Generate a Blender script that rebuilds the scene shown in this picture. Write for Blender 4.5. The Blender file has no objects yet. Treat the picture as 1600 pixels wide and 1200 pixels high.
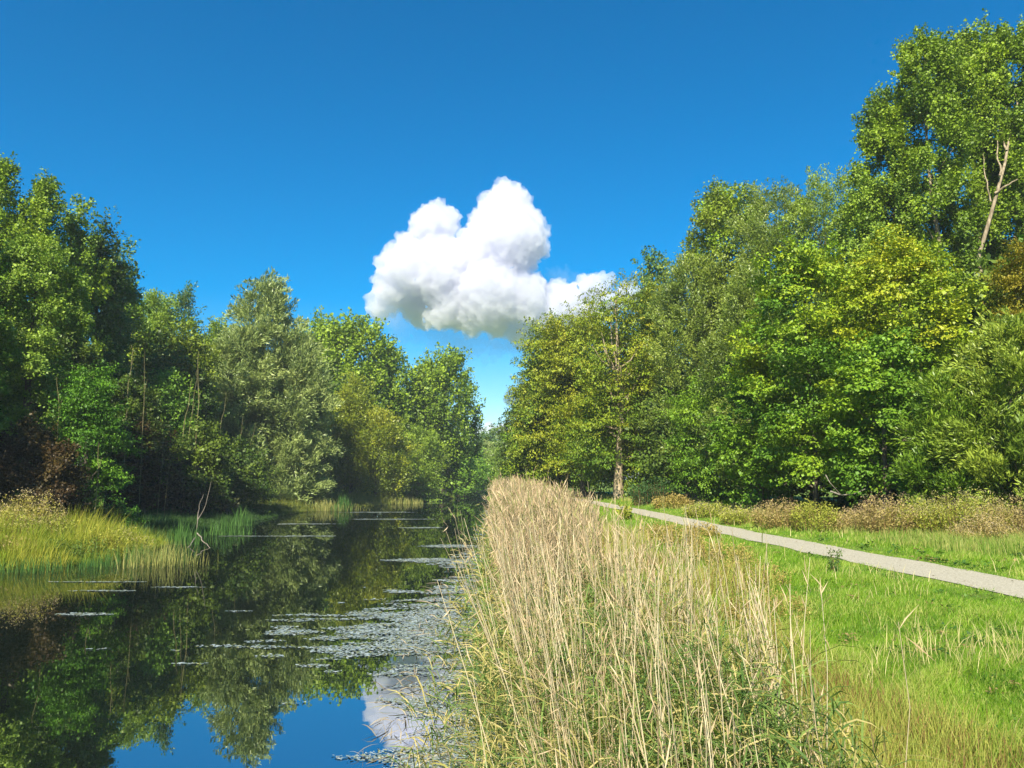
import bpy, math, random
import numpy as np
from math import radians as R_

S = bpy.context.scene
COL = S.collection
# ------------------------------------------------------------------ camera
PITCH = R_(7.03); F = 1200.0; EYE = 1.8
cam = bpy.data.objects.new('camera', bpy.data.cameras.new('camera'))
COL.objects.link(cam)
cam.data.sensor_width = 36.0; cam.data.lens = 27.0
cam.data.clip_start = 0.1; cam.data.clip_end = 12000
cam.location = (0, 0, EYE); cam.rotation_euler = (math.pi / 2 + PITCH, 0, 0)
S.camera = cam
# ------------------------------------------------------------------ light
SUN_EL, SUN_ROT = R_(41), R_(194)
sd = np.array([math.sin(SUN_ROT) * math.cos(SUN_EL), math.cos(SUN_ROT) * math.cos(SUN_EL), math.sin(SUN_EL)])
world = bpy.data.worlds.new('World'); S.world = world; world.use_nodes = True
wt = world.node_tree; bg = wt.nodes['Background']
sky = wt.nodes.new('ShaderNodeTexSky'); sky.sky_type = 'NISHITA'; sky.sun_disc = False
sky.sun_elevation = SUN_EL; sky.sun_rotation = SUN_ROT
sky.air_density = 1.0; sky.dust_density = 0.3; sky.ozone_density = 3.0
hs = wt.nodes.new('ShaderNodeHueSaturation')
hs.inputs['Hue'].default_value = 0.497; hs.inputs['Saturation'].default_value = 1.62; hs.inputs['Value'].default_value = 0.82
wt.links.new(sky.outputs[0], hs.inputs['Color']); wt.links.new(hs.outputs[0], bg.inputs[0])
bg.inputs[1].default_value = 0.10
sl = bpy.data.lights.new('sun', 'SUN'); sl.energy = 5.0; sl.angle = R_(0.5); sl.color = (1.0, 0.92, 0.74)
so = bpy.data.objects.new('sun', sl); COL.objects.link(so)
so.rotation_euler = (math.pi / 2 - SUN_EL, 0, math.pi - SUN_ROT)
from mathutils import Vector
so.rotation_euler = Vector(sd).to_track_quat('Z', 'Y').to_euler()
S.view_settings.view_transform = 'Standard'; S.view_settings.look = 'None'
S.view_settings.gamma = 1.0; S.view_settings.use_curve_mapping = False
S.view_settings.exposure = 1.0
S.render.engine = 'CYCLES'
S.cycles.max_bounces = 16; S.cycles.volume_bounces = 14; S.cycles.diffuse_bounces = 2; S.cycles.glossy_bounces = 3
S.cycles.transmission_bounces = 3; S.cycles.transparent_max_bounces = 16
S.cycles.caustics_reflective = False; S.cycles.caustics_refractive = False

# ------------------------------------------------------------------ helpers
def P(px, py, Y):
    """world point seen at photo pixel (px, py) at distance Y"""
    a = (px - 800) / F; b = -(py - 600) / F
    d = np.array([a, math.cos(PITCH) - b * math.sin(PITCH), math.sin(PITCH) + b * math.cos(PITCH)])
    return np.array([0, 0, EYE]) + d * (Y / d[1])

def unit(v):
    return v / np.maximum(np.linalg.norm(v, axis=-1, keepdims=True), 1e-9)

def rdir(rng, n):
    return unit(rng.normal(size=(n, 3)))

def mesh_from(name, verts, faces_k, mat, col=None, parent=None, smooth=False):
    """verts (N,3); faces_k: list of (M,k) index arrays; col: list of per-face colours"""
    me = bpy.data.meshes.new(name)
    verts = np.ascontiguousarray(verts, dtype=np.float32)
    me.vertices.add(len(verts)); me.vertices.foreach_set('co', verts.ravel())
    loops = np.concatenate([f.ravel() for f in faces_k]).astype(np.int32)
    sizes = np.concatenate([np.full(len(f), f.shape[1], np.int32) for f in faces_k])
    starts = np.concatenate([[0], np.cumsum(sizes)[:-1]]).astype(np.int32)
    me.loops.add(len(loops)); me.loops.foreach_set('vertex_index', loops)
    me.polygons.add(len(sizes)); me.polygons.foreach_set('loop_start', starts)
    try: me.polygons.foreach_set('loop_total', sizes)
    except Exception: pass
    if smooth: me.polygons.foreach_set('use_smooth', np.ones(len(sizes), bool))
    if col is not None:
        c = np.concatenate([np.asarray(x, np.float32) for x in col])
        c4 = np.ones((len(c), 4), np.float32); c4[:, :3] = np.clip(c, 0.002, 1)
        at = me.attributes.new('tint', 'FLOAT_COLOR', 'FACE'); at.data.foreach_set('color', c4.ravel())
    me.update(calc_edges=True)
    if mat is not None: me.materials.append(mat)
    o = bpy.data.objects.new(name, me); COL.objects.link(o)
    if parent is not None: o.parent = parent
    return o

def tag(o, label=None, cat=None, group=None, kind=None):
    if label: o['label'] = label
    if cat: o['category'] = cat
    if group: o['group'] = group
    if kind: o['kind'] = kind
    return o

def empty(name, loc, label, cat, group=None):
    o = bpy.data.objects.new(name, None); COL.objects.link(o); o.location = [float(v) for v in loc]
    o.empty_display_size = 0.3
    return tag(o, label, cat, group)

# ------------------------------------------------------------------ materials
def mat_new(name):
    m = bpy.data.materials.new(name); m.use_nodes = True
    nt = m.node_tree; return m, nt, nt.nodes['Principled BSDF']

def leaf_mat(name, trans=0.3, rough=0.5, spec=0.3, tboost=(1.15, 1.25, 0.6)):
    m, nt, b = mat_new(name)
    at = nt.nodes.new('ShaderNodeAttribute'); at.attribute_name = 'tint'
    nt.links.new(at.outputs['Color'], b.inputs['Base Color'])
    b.inputs['Roughness'].default_value = rough; b.inputs['Specular IOR Level'].default_value = spec
    tr = nt.nodes.new('ShaderNodeBsdfTranslucent')
    mu = nt.nodes.new('ShaderNodeMix'); mu.data_type = 'RGBA'; mu.blend_type = 'MULTIPLY'; mu.inputs[0].default_value = 1
    nt.links.new(at.outputs['Color'], mu.inputs[6]); mu.inputs[7].default_value = (*tboost, 1)
    nt.links.new(mu.outputs[2], tr.inputs['Color'])
    mx = nt.nodes.new('ShaderNodeMixShader'); mx.inputs[0].default_value = trans
    out = nt.nodes['Material Output']
    nt.links.new(b.outputs[0], mx.inputs[1]); nt.links.new(tr.outputs[0], mx.inputs[2]); nt.links.new(mx.outputs[0], out.inputs[0])
    return m

def noise_mat(name, stops, scale, rough=0.9, detail=6, bump=0.0, bscale=None, stretch=(1, 1, 1), spec=0.2):
    m, nt, b = mat_new(name)
    tc = nt.nodes.new('ShaderNodeTexCoord'); mp = nt.nodes.new('ShaderNodeMapping'); mp.inputs['Scale'].default_value = stretch
    nt.links.new(tc.outputs['Object'], mp.inputs[0])
    n = nt.nodes.new('ShaderNodeTexNoise'); n.inputs['Scale'].default_value = scale; n.inputs['Detail'].default_value = detail
    nt.links.new(mp.outputs[0], n.inputs['Vector'])
    r = nt.nodes.new('ShaderNodeValToRGB')
    el = r.color_ramp.elements
    el[0].position, el[0].color = stops[0][0], (*stops[0][1], 1)
    el[1].position, el[1].color = stops[-1][0], (*stops[-1][1], 1)
    for p, c in stops[1:-1]:
        e = el.new(p); e.color = (*c, 1)
    nt.links.new(n.outputs['Fac'], r.inputs[0]); nt.links.new(r.outputs[0], b.inputs['Base Color'])
    b.inputs['Roughness'].default_value = rough; b.inputs['Specular IOR Level'].default_value = spec
    if bump:
        n2 = nt.nodes.new('ShaderNodeTexNoise'); n2.inputs['Scale'].default_value = bscale or scale * 4; n2.inputs['Detail'].default_value = 8
        nt.links.new(mp.outputs[0], n2.inputs['Vector'])
        bp = nt.nodes.new('ShaderNodeBump'); bp.inputs['Strength'].default_value = bump; bp.inputs['Distance'].default_value = 0.05
        nt.links.new(n2.outputs['Fac'], bp.inputs['Height']); nt.links.new(bp.outputs[0], b.inputs['Normal'])
    return m

M_LEAF = leaf_mat('leaf', 0.17)
M_LEAF_SILVER = leaf_mat('willow_leaf', 0.22, 0.42, 0.45, (1.1, 1.15, 0.7))
M_BLADE = leaf_mat('grass_blade', 0.35, 0.55, 0.25, (1.1, 1.2, 0.5))
M_REED = leaf_mat('dry_reed', 0.18, 0.55, 0.3, (1.1, 1.0, 0.7))
M_BARK = noise_mat('bark', [(0.3, (0.05, 0.04, 0.03)), (0.7, (0.19, 0.16, 0.12))], 9, bump=0.7, stretch=(1, 1, 0.25))
M_BARK_PALE = noise_mat('pale_bark', [(0.3, (0.13, 0.10, 0.06)), (0.65, (0.38, 0.31, 0.21))], 6, bump=0.6, stretch=(1, 1, 0.3))
M_BARK_OAK = noise_mat('weathered_bark', [(0.3, (0.22, 0.17, 0.10)), (0.65, (0.46, 0.37, 0.25))], 5, bump=0.6, stretch=(1, 1, 0.3))
M_STEM = noise_mat('stem_bark', [(0.3, (0.14, 0.12, 0.05)), (0.7, (0.30, 0.27, 0.13))], 8, stretch=(1, 1, .3))
M_DEAD = noise_mat('bleached_wood', [(0.3, (0.14, 0.12, 0.09)), (0.7, (0.34, 0.30, 0.24))], 10, bump=0.4, stretch=(1, 1, 0.3))

# ------------------------------------------------------------------ terrain
WATER_Z = -1.2
def rb(y):   # waterline of the right bank
    return np.interp(y, [-20, 5, 20, 60, 100, 133, 150, 400], [0.25, 0.22, -0.35, -1.2, -3.0, -4.6, -5.0, -5.0])
def lb(y):   # waterline of the left bank
    return np.interp(y, [-20, 18, 25, 27, 29.5, 36, 44, 54, 66, 76, 80, 94, 115, 131, 150, 400],
                     [-19.5, -19.5, -18.5, -15.6, -14.6, -16, -18, -18.4, -19.2, -18.6, -17.2, -14.3, -9.8, -7.3, -6.5, -6.5])
def hn(x, y):
    return 0.035 * np.sin(x * 1.3 + 0.7 * y) * np.sin(y * 0.9 - x * 0.4) + 0.02 * np.sin(x * 3.1 + 1) * np.sin(y * 2.7)
def gz(x, y):
    x = np.asarray(x, float); y = np.asarray(y, float)
    dr = x - rb(y); dl = lb(y) - x
    zr = np.interp(dr, [-6, 0, 0.8, 2.0, 3.2, 4.2], [-2.6, -1.2, -0.8, -0.38, -0.12, 0.0])
    zl = np.interp(dl, [-6, 0, 1.0, 4, 10], [-2.6, -1.2, -0.95, -0.65, -0.25])
    z = np.maximum(zr, zl)
    z = np.maximum(z, np.interp(y, [136, 140, 150], [-3, -1.0, -0.3]))
    k = np.clip(dr / 2, 0, 1) * np.clip(1 - np.exp(-((x - path_c(y)) / 1.2) ** 4), 0, 1) + np.clip(dl / 2, 0, 1)
    return z + hn(x, y) * np.clip(k, 0, 1)
def path_c(y):
    return np.interp(y, [-30, 12.6, 26, 42, 60, 75, 90, 120], [13.0, 8.4, 7.55, 7.1, 6.2, 5.2, 4.2, 2.6])

ys = np.concatenate([np.arange(-30, 60, 0.5), np.arange(60, 170, 2), [180, 200, 240, 300, 400, 600, 1000, 2000, 4000]])
lo = np.array([3000, 1500, 700, 300, 150, 100, 70, 50, 40, 30, 24, 18, 14, 10, 8, 6, 5, 4, 3, 2, 1.3, 0.7, 0.3, 0.0])
ro = np.concatenate([[0, 0.3, 0.8, 1.4, 2.0, 2.6, 3.2, 3.8], np.arange(4.2, 20, 0.45), [21, 23, 26, 30, 36, 45, 60, 80, 120, 200, 400, 800, 1500, 3000]])
wt_ = np.linspace(0, 1, 9)[1:-1]
rows = []
for y in ys:
    l, r = float(lb(y)), float(rb(y))
    rows.append(np.concatenate([l - lo, l + (r - l) * wt_, r + ro]))
gx = np.array(rows); gy = np.repeat(ys[:, None], gx.shape[1], 1)
gv = np.stack([gx, gy, gz(gx, gy)], -1).reshape(-1, 3)
nr, nc = gx.shape
ii = (np.arange(nr - 1)[:, None] * nc + np.arange(nc - 1)[None]).ravel()
gf = np.stack([ii, ii + 1, ii + nc + 1, ii + nc], 1)
M_GROUND = noise_mat('meadow_soil', [(0.3, (0.07, 0.10, 0.016)), (0.5, (0.12, 0.20, 0.02)), (0.7, (0.20, 0.24, 0.045))], 0.9, bump=0.8, bscale=14)
tag(mesh_from('ground', gv, [gf], M_GROUND, smooth=True), kind='structure')

# water
def water_material():
    m, nt, b = mat_new('canal_water')
    b.inputs['Base Color'].default_value = (0.006, 0.010, 0.006, 1); b.inputs['Roughness'].default_value = 1.0; b.inputs['Specular IOR Level'].default_value = 0
    gl = nt.nodes.new('ShaderNodeBsdfGlossy'); gl.inputs['Roughness'].default_value = 0.0
    gl.inputs['Color'].default_value = (0.95, 0.97, 1.0, 1)
    fr = nt.nodes.new('ShaderNodeFresnel'); fr.inputs['IOR'].default_value = 9.0
    tc = nt.nodes.new('ShaderNodeTexCoord'); mp = nt.nodes.new('ShaderNodeMapping'); mp.inputs['Scale'].default_value = (1.0, 2.0, 1)
    nt.links.new(tc.outputs['Object'], mp.inputs[0])
    n = nt.nodes.new('ShaderNodeTexNoise'); n.inputs['Scale'].default_value = 1.6; n.inputs['Detail'].default_value = 3
    nt.links.new(mp.outputs[0], n.inputs['Vector'])
    bp = nt.nodes.new('ShaderNodeBump'); bp.inputs['Strength'].default_value = 0.035; bp.inputs['Distance'].default_value = 0.01
    nt.links.new(n.outputs['Fac'], bp.inputs['Height']); nt.links.new(bp.outputs[0], gl.inputs['Normal'])
    mx = nt.nodes.new('ShaderNodeMixShader')
    nt.links.new(fr.outputs[0], mx.inputs[0]); nt.links.new(b.outputs[0], mx.inputs[1]); nt.links.new(gl.outputs[0], mx.inputs[2])
    nt.links.new(mx.outputs[0], nt.nodes['Material Output'].inputs[0])
    return m
wv = np.array([[-60, -28, WATER_Z], [6, -28, WATER_Z], [6, 146, WATER_Z], [-60, 146, WATER_Z]])
tag(mesh_from('water', wv, [np.array([[0, 1, 2, 3]])], water_material()), kind='structure')

# path
M_PATH = noise_mat('path_gravel', [(0.3, (0.27, 0.24, 0.17)), (0.5, (0.40, 0.37, 0.28)), (0.7, (0.53, 0.49, 0.39))], 42.0, bump=0.35, bscale=90)
py_ = np.arange(-25, 112, 0.4); rngp = np.random.default_rng(5)
wl = 0.74 + 0.05 * np.sin(py_ * 1.7) + 0.03 * rngp.normal(size=len(py_)); wr = 0.74 + 0.04 * np.sin(py_ * 1.1 + 2) + 0.03 * rngp.normal(size=len(py_))
cx = path_c(py_); cols = [cx - wl, cx - 0.35, cx, cx + 0.35, cx + wr]
pv = np.stack([np.stack([c, py_, gz(c, py_) + 0.012], -1) for c in cols], 1).reshape(-1, 3)
ii = (np.arange(len(py_) - 1)[:, None] * 5 + np.arange(4)[None]).ravel()
tag(mesh_from('path', pv, [np.stack([ii, ii + 1, ii + 6, ii + 5], 1)], M_PATH, smooth=True), kind='structure')

# ------------------------------------------------------------------ clouds
def cloud_mat():
    m, nt, b = mat_new('cloud'); nt.nodes.remove(b)
    v = nt.nodes.new('ShaderNodeVolumePrincipled'); v.inputs['Color'].default_value = (0.865, 0.872, 0.94, 1)
    v.inputs['Density'].default_value = 0.04; v.inputs['Anisotropy'].default_value = 0.0
    nt.links.new(v.outputs[0], nt.nodes['Material Output'].inputs['Volume'])
    return m
M_CLOUD = cloud_mat()
def cloud(name, blobs, Y, label, seed, voxel, amp, group=None, mat=None, flat=1.0):
    rng = np.random.default_rng(seed)
    import bmesh
    bm = bmesh.new()
    s = Y / F
    c0 = P(blobs[0][0], blobs[0][1], Y)
    for (px, py, r) in blobs:
        p = P(px, py, Y); rr = r * s
        p[1] += rng.uniform(-0.8, 0.8) * rr
        for k in range(1):
            g = bmesh.ops.create_icosphere(bm, subdivisions=3, radius=rr)
            for v in g['verts']:
                v.co = Vector((v.co.x + p[0] - c0[0], v.co.y * 1.2 + p[1] - c0[1], v.co.z * flat + p[2] - c0[2]))
        # cauliflower knobs all over each blob
        n = 20
        for d in rdir(rng, n):
            q = p + d * rr * 0.85; rq = rr * rng.uniform(0.14, 0.34)
            g = bmesh.ops.create_icosphere(bm, subdivisions=2, radius=rq)
            for v in g['verts']:
                v.co = Vector((v.co.x + q[0] - c0[0], v.co.y + q[1] - c0[1], v.co.z + q[2] - c0[2]))
    me = bpy.data.meshes.new(name); bm.to_mesh(me); bm.free()
    o = bpy.data.objects.new(name, me); COL.objects.link(o); o.location = [float(v) for v in c0]
    rm = o.modifiers.new('remesh', 'REMESH'); rm.mode = 'VOXEL'; rm.voxel_size = voxel; rm.use_smooth_shade = True
    sm = o.modifiers.new('smooth', 'SMOOTH'); sm.factor = 0.6; sm.iterations = 3
    for k, (sc, st) in enumerate([(0.16, 0.9), (0.06, 1.15), (0.028, 0.9)]):
        t = bpy.data.textures.new('cloud_noise', 'CLOUDS'); t.noise_scale = sc * Y * 0.25; t.noise_depth = 2
        d = o.modifiers.new('billow', 'DISPLACE'); d.texture = t; d.strength = amp * st; d.mid_level = 0.5; d.texture_coords = 'LOCAL'
    me.materials.append(mat or M_CLOUD)
    return tag(o, label, 'cloud', group)

M_WISP = M_CLOUD.copy(); M_WISP.name = 'thin_cloud'
for n_ in M_WISP.node_tree.nodes:
    if n_.type == 'PRINCIPLED_VOLUME': n_.inputs['Density'].default_value = 0.0035; n_.inputs['Color'].default_value = (0.55, 0.66, 0.86, 1)
CL = [(790, 338, 44), (768, 352, 36), (822, 344, 30), (836, 360, 20), (796, 390, 56), (757, 410, 50), (730, 395, 26), (840, 385, 18),
      (678, 358, 34), (655, 385, 42), (700, 350, 20), (640, 430, 46), (617, 455, 34), (690, 430, 55), (600, 480, 24), (588, 484, 12), (655, 470, 36),
      (715, 475, 46), (770, 470, 55), (815, 475, 44), (740, 500, 32), (845, 500, 34), (880, 480, 30), (905, 470, 26), (815, 522, 22),
      (850, 520, 20), (780, 508, 26), (690, 495, 26), (920, 452, 20), (945, 470, 24), (942, 440, 12), (980, 465, 20), (1010, 462, 16), (880, 510, 26), (920, 500, 24), (870, 450, 16), (900, 465, 26), (925, 468, 24), (860, 460, 22)]
cloud('cloud', CL, 1600, 'large white cumulus cloud towering in the blue sky between the tree rows', 3, 5.0, 24, 'clouds')
cloud('cloud', [(735, 528, 44), (690, 520, 40), (780, 530, 40), (640, 505, 34), (820, 538, 26), (600, 495, 24), (880, 440, 26), (905, 448, 22)], 1750, 'thin blue-grey veil trailing under the base of the large cloud', 9, 7, 40, 'clouds', M_WISP, 0.45)
cloud('cloud', [(803, 618, 14), (812, 626, 12), (798, 628, 8)], 1900, 'tiny white puff of cloud just above the low bank of cloud in the gap', 4, 4, 10, 'clouds')
cloud('cloud', [(765, 672, 12), (785, 672, 13), (805, 674, 12), (745, 676, 10), (825, 672, 14)], 2600, 'flat white cloud low over the distant trees at the canal end', 5, 5, 12, 'clouds')

# ------------------------------------------------------------------ vegetation
def tube(pts, rad, sides=6):
    pts = np.asarray(pts, float); n = len(pts)
    t = unit(np.gradient(pts, axis=0))
    ref = np.array([0.31, 0.95, 0.07]) if abs(t[0][2]) > 0.6 else np.array([0, 0, 1.0])
    u = unit(np.cross(t, ref)); w = unit(np.cross(t, u))
    a = np.linspace(0, 2 * np.pi, sides, endpoint=False)
    v = pts[:, None] + (np.cos(a)[None, :, None] * u[:, None] + np.sin(a)[None, :, None] * w[:, None]) * np.asarray(rad)[:, None, None]
    i = np.arange(n - 1)[:, None] * sides; j = np.arange(sides)[None]; k = (j + 1) % sides
    f = np.stack([i + j, i + k, i + sides + k, i + sides + j], -1).reshape(-1, 4)
    return v.reshape(-1, 3), f
def tubes(name, specs, mat, parent=None, sides=6, col=None):
    V, Fs, off = [], [], 0
    for pts, rad in specs:
        v, f = tube(pts, rad, sides); V.append(v); Fs.append(f + off); off += len(v)
    V = np.concatenate(V); Fs = np.concatenate(Fs)
    c = [np.tile(col, (len(Fs), 1))] if col is not None else None
    return mesh_from(name, V, [Fs], mat, col=c, parent=parent, smooth=True)

def leaves(name, pos, ax, nrm, L, W, col, mat, parent=None):
    ax = unit(ax); side = unit(np.cross(nrm, ax)); nrm = np.cross(ax, side)
    L = L[:, None]; W = W[:, None]
    a = pos; c = pos + ax * L - nrm * L * 0.12
    b = pos + ax * L * 0.45 - side * W * 0.5 + nrm * L * 0.06; d = pos + ax * L * 0.45 + side * W * 0.5 + nrm * L * 0.06
    V = np.stack([a, b, c, d], 1).reshape(-1, 3)
    Fc = np.arange(len(pos) * 4).reshape(-1, 4)
    return mesh_from(name, V, [Fc], mat, col=[col], parent=parent)

STY = dict(  # up: spray direction bias; flat: how much leaves lie level; asp: leaf width/length
    broad=dict(up=0.25, flat=0.9, L=0.15, asp=0.72, spray=0.9, spread=0.46, nl=40, mat=M_LEAF),
    maple=dict(up=-0.1, flat=2.2, L=0.16, asp=0.9, spray=1.25, spread=0.80, nl=60, mat=M_LEAF),
    poplar=dict(up=1.3, flat=0.5, L=0.15, asp=0.8, spray=1.25, spread=0.34, nl=42, mat=M_LEAF),
    willow=dict(up=0.5, flat=0.3, L=0.22, asp=0.24, spray=1.15, spread=0.32, nl=46, mat=M_LEAF_SILVER),
    fine=dict(up=0.5, flat=0.4, L=0.14, asp=0.42, spray=0.85, spread=0.36, nl=44, mat=M_LEAF_SILVER),
    layer=dict(up=-0.15, flat=2.6, L=0.14, asp=0.6, spray=1.5, spread=0.62, nl=56, mat=M_LEAF),
)
PROFILE = dict(
    round=([0, .1, .3, .55, .75, .9, 1], [.55, .8, 1, 1, .82, .52, .15]),
    poplar=([0, .1, .35, .6, .8, .93, 1], [.5, .75, 1, .95, .72, .40, .10]),
    dome=([0, .1, .3, .6, .8, .92, 1], [.7, .9, 1, 1, .9, .70, .35]),
    cone=([0, .1, .3, .6, .85, 1], [.8, 1, .92, .6, .28, .05]),
    column=([0, .15, .5, .8, .95, 1], [.7, .9, 1, .85, .5, .15]),
    mound=([0, .3, .6, .85, 1], [1, 1, .85, .5, .12]),
)
def crown_mesh(rng, Hc, R, style, prof, pal, cover=2.6, nlobes=None, scale=1.0, gap=0.0, keep=None, lobe_k=1.0, ragged=1.0):
    """crown in local coordinates, z from 0 to Hc. returns leaf arrays and lobe centres"""
    st = STY[style]; px_, pr_ = PROFILE[prof]
    if nlobes is None: nlobes = int(np.clip(10 + Hc * R * 0.9, 14, 70))
    h = (np.arange(nlobes) + rng.uniform(0, 1, nlobes)) / nlobes
    h = h ** 0.9
    ang = np.arange(nlobes) * 2.39996 + rng.uniform(-.5, .5, nlobes)
    rr = np.interp(h, px_, pr_)
    rl = R * lobe_k * rng.uniform(0.20, 0.38, nlobes) * np.clip(rr + .25, .4, 1)
    rad = np.maximum(rr * R - rl * 0.8, 0) * rng.uniform(0.55, 1.08, nlobes)
    c = np.stack([np.cos(ang) * rad, np.sin(ang) * rad, h * Hc], -1)
    el = 1.7 if style == 'poplar' else (1.25 if style in ('willow', 'fine') else 0.75 if style in ('maple', 'layer') else 0.95)
    rz = np.minimum(rl * el, 0.25 * Hc)
    c[:, 2] = np.clip(c[:, 2], rz * 0.6, Hc - rz * 0.85)
    w = rl * rl * el; w /= w.sum()
    L0 = st['L'] * scale; la = L0 * L0 * st['asp'] * 0.5
    surf = 2 * np.pi * R * Hc * 0.85 + np.pi * R * R
    nleaf = int(np.clip(cover * surf / la, 1500, 80000))
    ns = max(40, nleaf // st['nl'])
    li = rng.choice(nlobes, ns, p=w)
    nb = 8
    bd = rdir(rng, nlobes * nb); flip = (bd[:, 2] < -0.25) & (rng.random(len(bd)) < 0.65); bd[flip, 2] *= -1
    bl = rng.uniform(0.8, 1.2, nlobes * nb)
    bi = li * nb + rng.integers(0, nb, ns)
    loose = rng.random(ns) < 0.15
    d = unit(bd[bi] + np.where(loose, .9, .30)[:, None] * rdir(rng, ns))
    out = c[li] * np.array([1, 1, 0.0]); out = out / max(R, .1)
    d = unit(d + out * 0.7)
    u = np.where(rng.random(ns) < 0.16, rng.uniform(0.1, 0.7, ns), rng.uniform(0.85, 1.05, ns) * (1 + 0.18 * ragged * rng.normal(size=ns).clip(-1, 2)))
    sp = c[li] + d * np.stack([rl[li], rl[li], rz[li]], -1) * (u * bl[bi])[:, None]
    axis = unit(d + np.array([0, 0, st['up']]) + 0.45 * rdir(rng, ns))
    if keep is not None:
        k = keep(sp, rng); sp, axis, d, li = sp[k], axis[k], d[k], li[k]; ns = len(sp)
    tl = rng.random(nlobes); ts = rng.random(nlobes * nb)[bi]
    nl = st['nl']; sl_ = st['spray'] * scale * rng.uniform(0.6, 1.3, ns)
    n = ns * nl; si = np.repeat(np.arange(ns), nl)
    t = rng.random(n)
    A = axis[si]
    off = rng.normal(size=(n, 3)); off -= A * (off * A).sum(1, keepdims=True)
    if st['flat'] > 2: off[:, 2] *= 0.22
    pos = sp[si] + A * (t * sl_[si])[:, None] + off * (st['spread'] * scale * (1.1 - 0.75 * t))[:, None] * 0.6
    if style == 'willow': pos[:, 2] -= 0.22 * scale * t ** 2
    lax = unit(A * (1.6 if st['asp'] < .5 else .6) + 0.9 * rdir(rng, n) + (np.array([0, 0, -0.5]) if style in ('maple', 'layer') else 0))
    nr_ = unit(np.array([0, 0, 1.0]) * st['flat'] + d[si] * 0.9 + 0.85 * rdir(rng, n))
    Ls = L0 * np.exp(rng.normal(size=n) * 0.28).clip(.5, 1.7)
    pal = [np.array(p) for p in pal]
    g = (0.45 * tl[li][si] + 0.30 * ts[si] + 0.25 * rng.random(n))
    # leaf colour shifts towards the last palette entries higher in the crown
    hh = np.clip(pos[:, 2] / Hc, 0, 1)
    g2 = np.clip((g - 0.5) * 1.5 + 0.5 + (hh - 0.5) * 0.25, 0, 1)
    x = g2 * (len(pal) - 1); i0 = np.minimum(x.astype(int), len(pal) - 2); f = (x - i0)[:, None]
    PA = np.array(pal); colr = PA[i0] * (1 - f) + PA[i0 + 1] * f
    colr = colr * rng.uniform(0.8, 1.2, (n, 1)) * np.array([2.25, 2.12, 1.15])
    return pos, lax, nr_, Ls, Ls * st['asp'], colr, st['mat'], c, rl

def limb(a, b, rng, sag=0.15, n=6):
    t = np.linspace(0, 1, n)[:, None]
    m = a + (b - a) * t
    m[:, 2] += -np.sin(t[:, 0] * np.pi) * sag * np.linalg.norm(b - a)
    m[1:-1] += rng.normal(size=(n - 2, 3)) * 0.03 * np.linalg.norm(b - a)
    return m

def tree(name, x, y, H, R, label, cat, style='broad', prof='round', pal=None, crown_base=0.15, seed=1, cover=2.2, scale=1.0,
         bark=M_BARK, group=None, lean=0.0, trunk_r=None, keep=None, nlobes=None, lobe_k=1.0, ragged=1.0, zbase=None, sy=1.0):
    rng = np.random.default_rng(seed)
    z0 = float(gz(x, y)) - 0.05 if zbase is None else zbase
    o = empty(name, (x, y, z0), label, cat, group)
    Hb = H * crown_base; Hc = H - Hb
    pos, lax, nr_, Ls, Ws, colr, mt, c, rl = crown_mesh(rng, Hc, R, style, prof, pal, cover, nlobes, scale, keep=keep, lobe_k=lobe_k, ragged=ragged)
    pos = pos * [1, sy, 1]
    sh = lambda z: lean * z
    pos[:, 0] += sh(pos[:, 2] + Hb); pos[:, 2] += Hb
    pos[:, 2] = np.maximum(pos[:, 2], 0.05)
    leaves('crown' if cat != 'shrub' else 'foliage', pos, lax, nr_, Ls, Ws, colr, mt, o)
    tr = trunk_r or 0.016 * H + 0.03
    n = 9; t = np.linspace(0, 1, n)
    hp = H * 0.9 * t
    tp = np.stack([sh(hp) + np.cumsum(rng.normal(size=n)) * 0.012 * H * 0.4, np.cumsum(rng.normal(size=n)) * 0.012 * H * 0.4, hp - 0.3 * (t == 0)], -1)
    trd = tr * (1 - t * 0.9); trd[0] *= 1.35
    specs = [(tp, trd)]
    idx = rng.permutation(len(c))[:min(16, len(c))]
    for i in idx:
        tgt = c[i] * [1, sy, 1] + np.array([sh(c[i][2] + Hb), 0, Hb])
        hz = max(min(tgt[2] - 0.35 * np.hypot(tgt[0], tgt[1]) - 0.4, H * 0.8), H * min(crown_base, .3) * 0.8 + 0.2)
        k = np.interp(hz, hp, np.arange(n)); k0 = int(min(k, n - 2)); a = tp[k0] + (tp[k0 + 1] - tp[k0]) * (k - k0)
        r0 = np.interp(k, np.arange(n), trd) * 0.5
        specs.append((limb(a, tgt, rng, 0.08), np.linspace(r0, 0.012 * scale + 0.004, 6)))
    tubes('trunk' if cat != 'shrub' else 'stem', specs, bark, o, 6)
    return o

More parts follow.
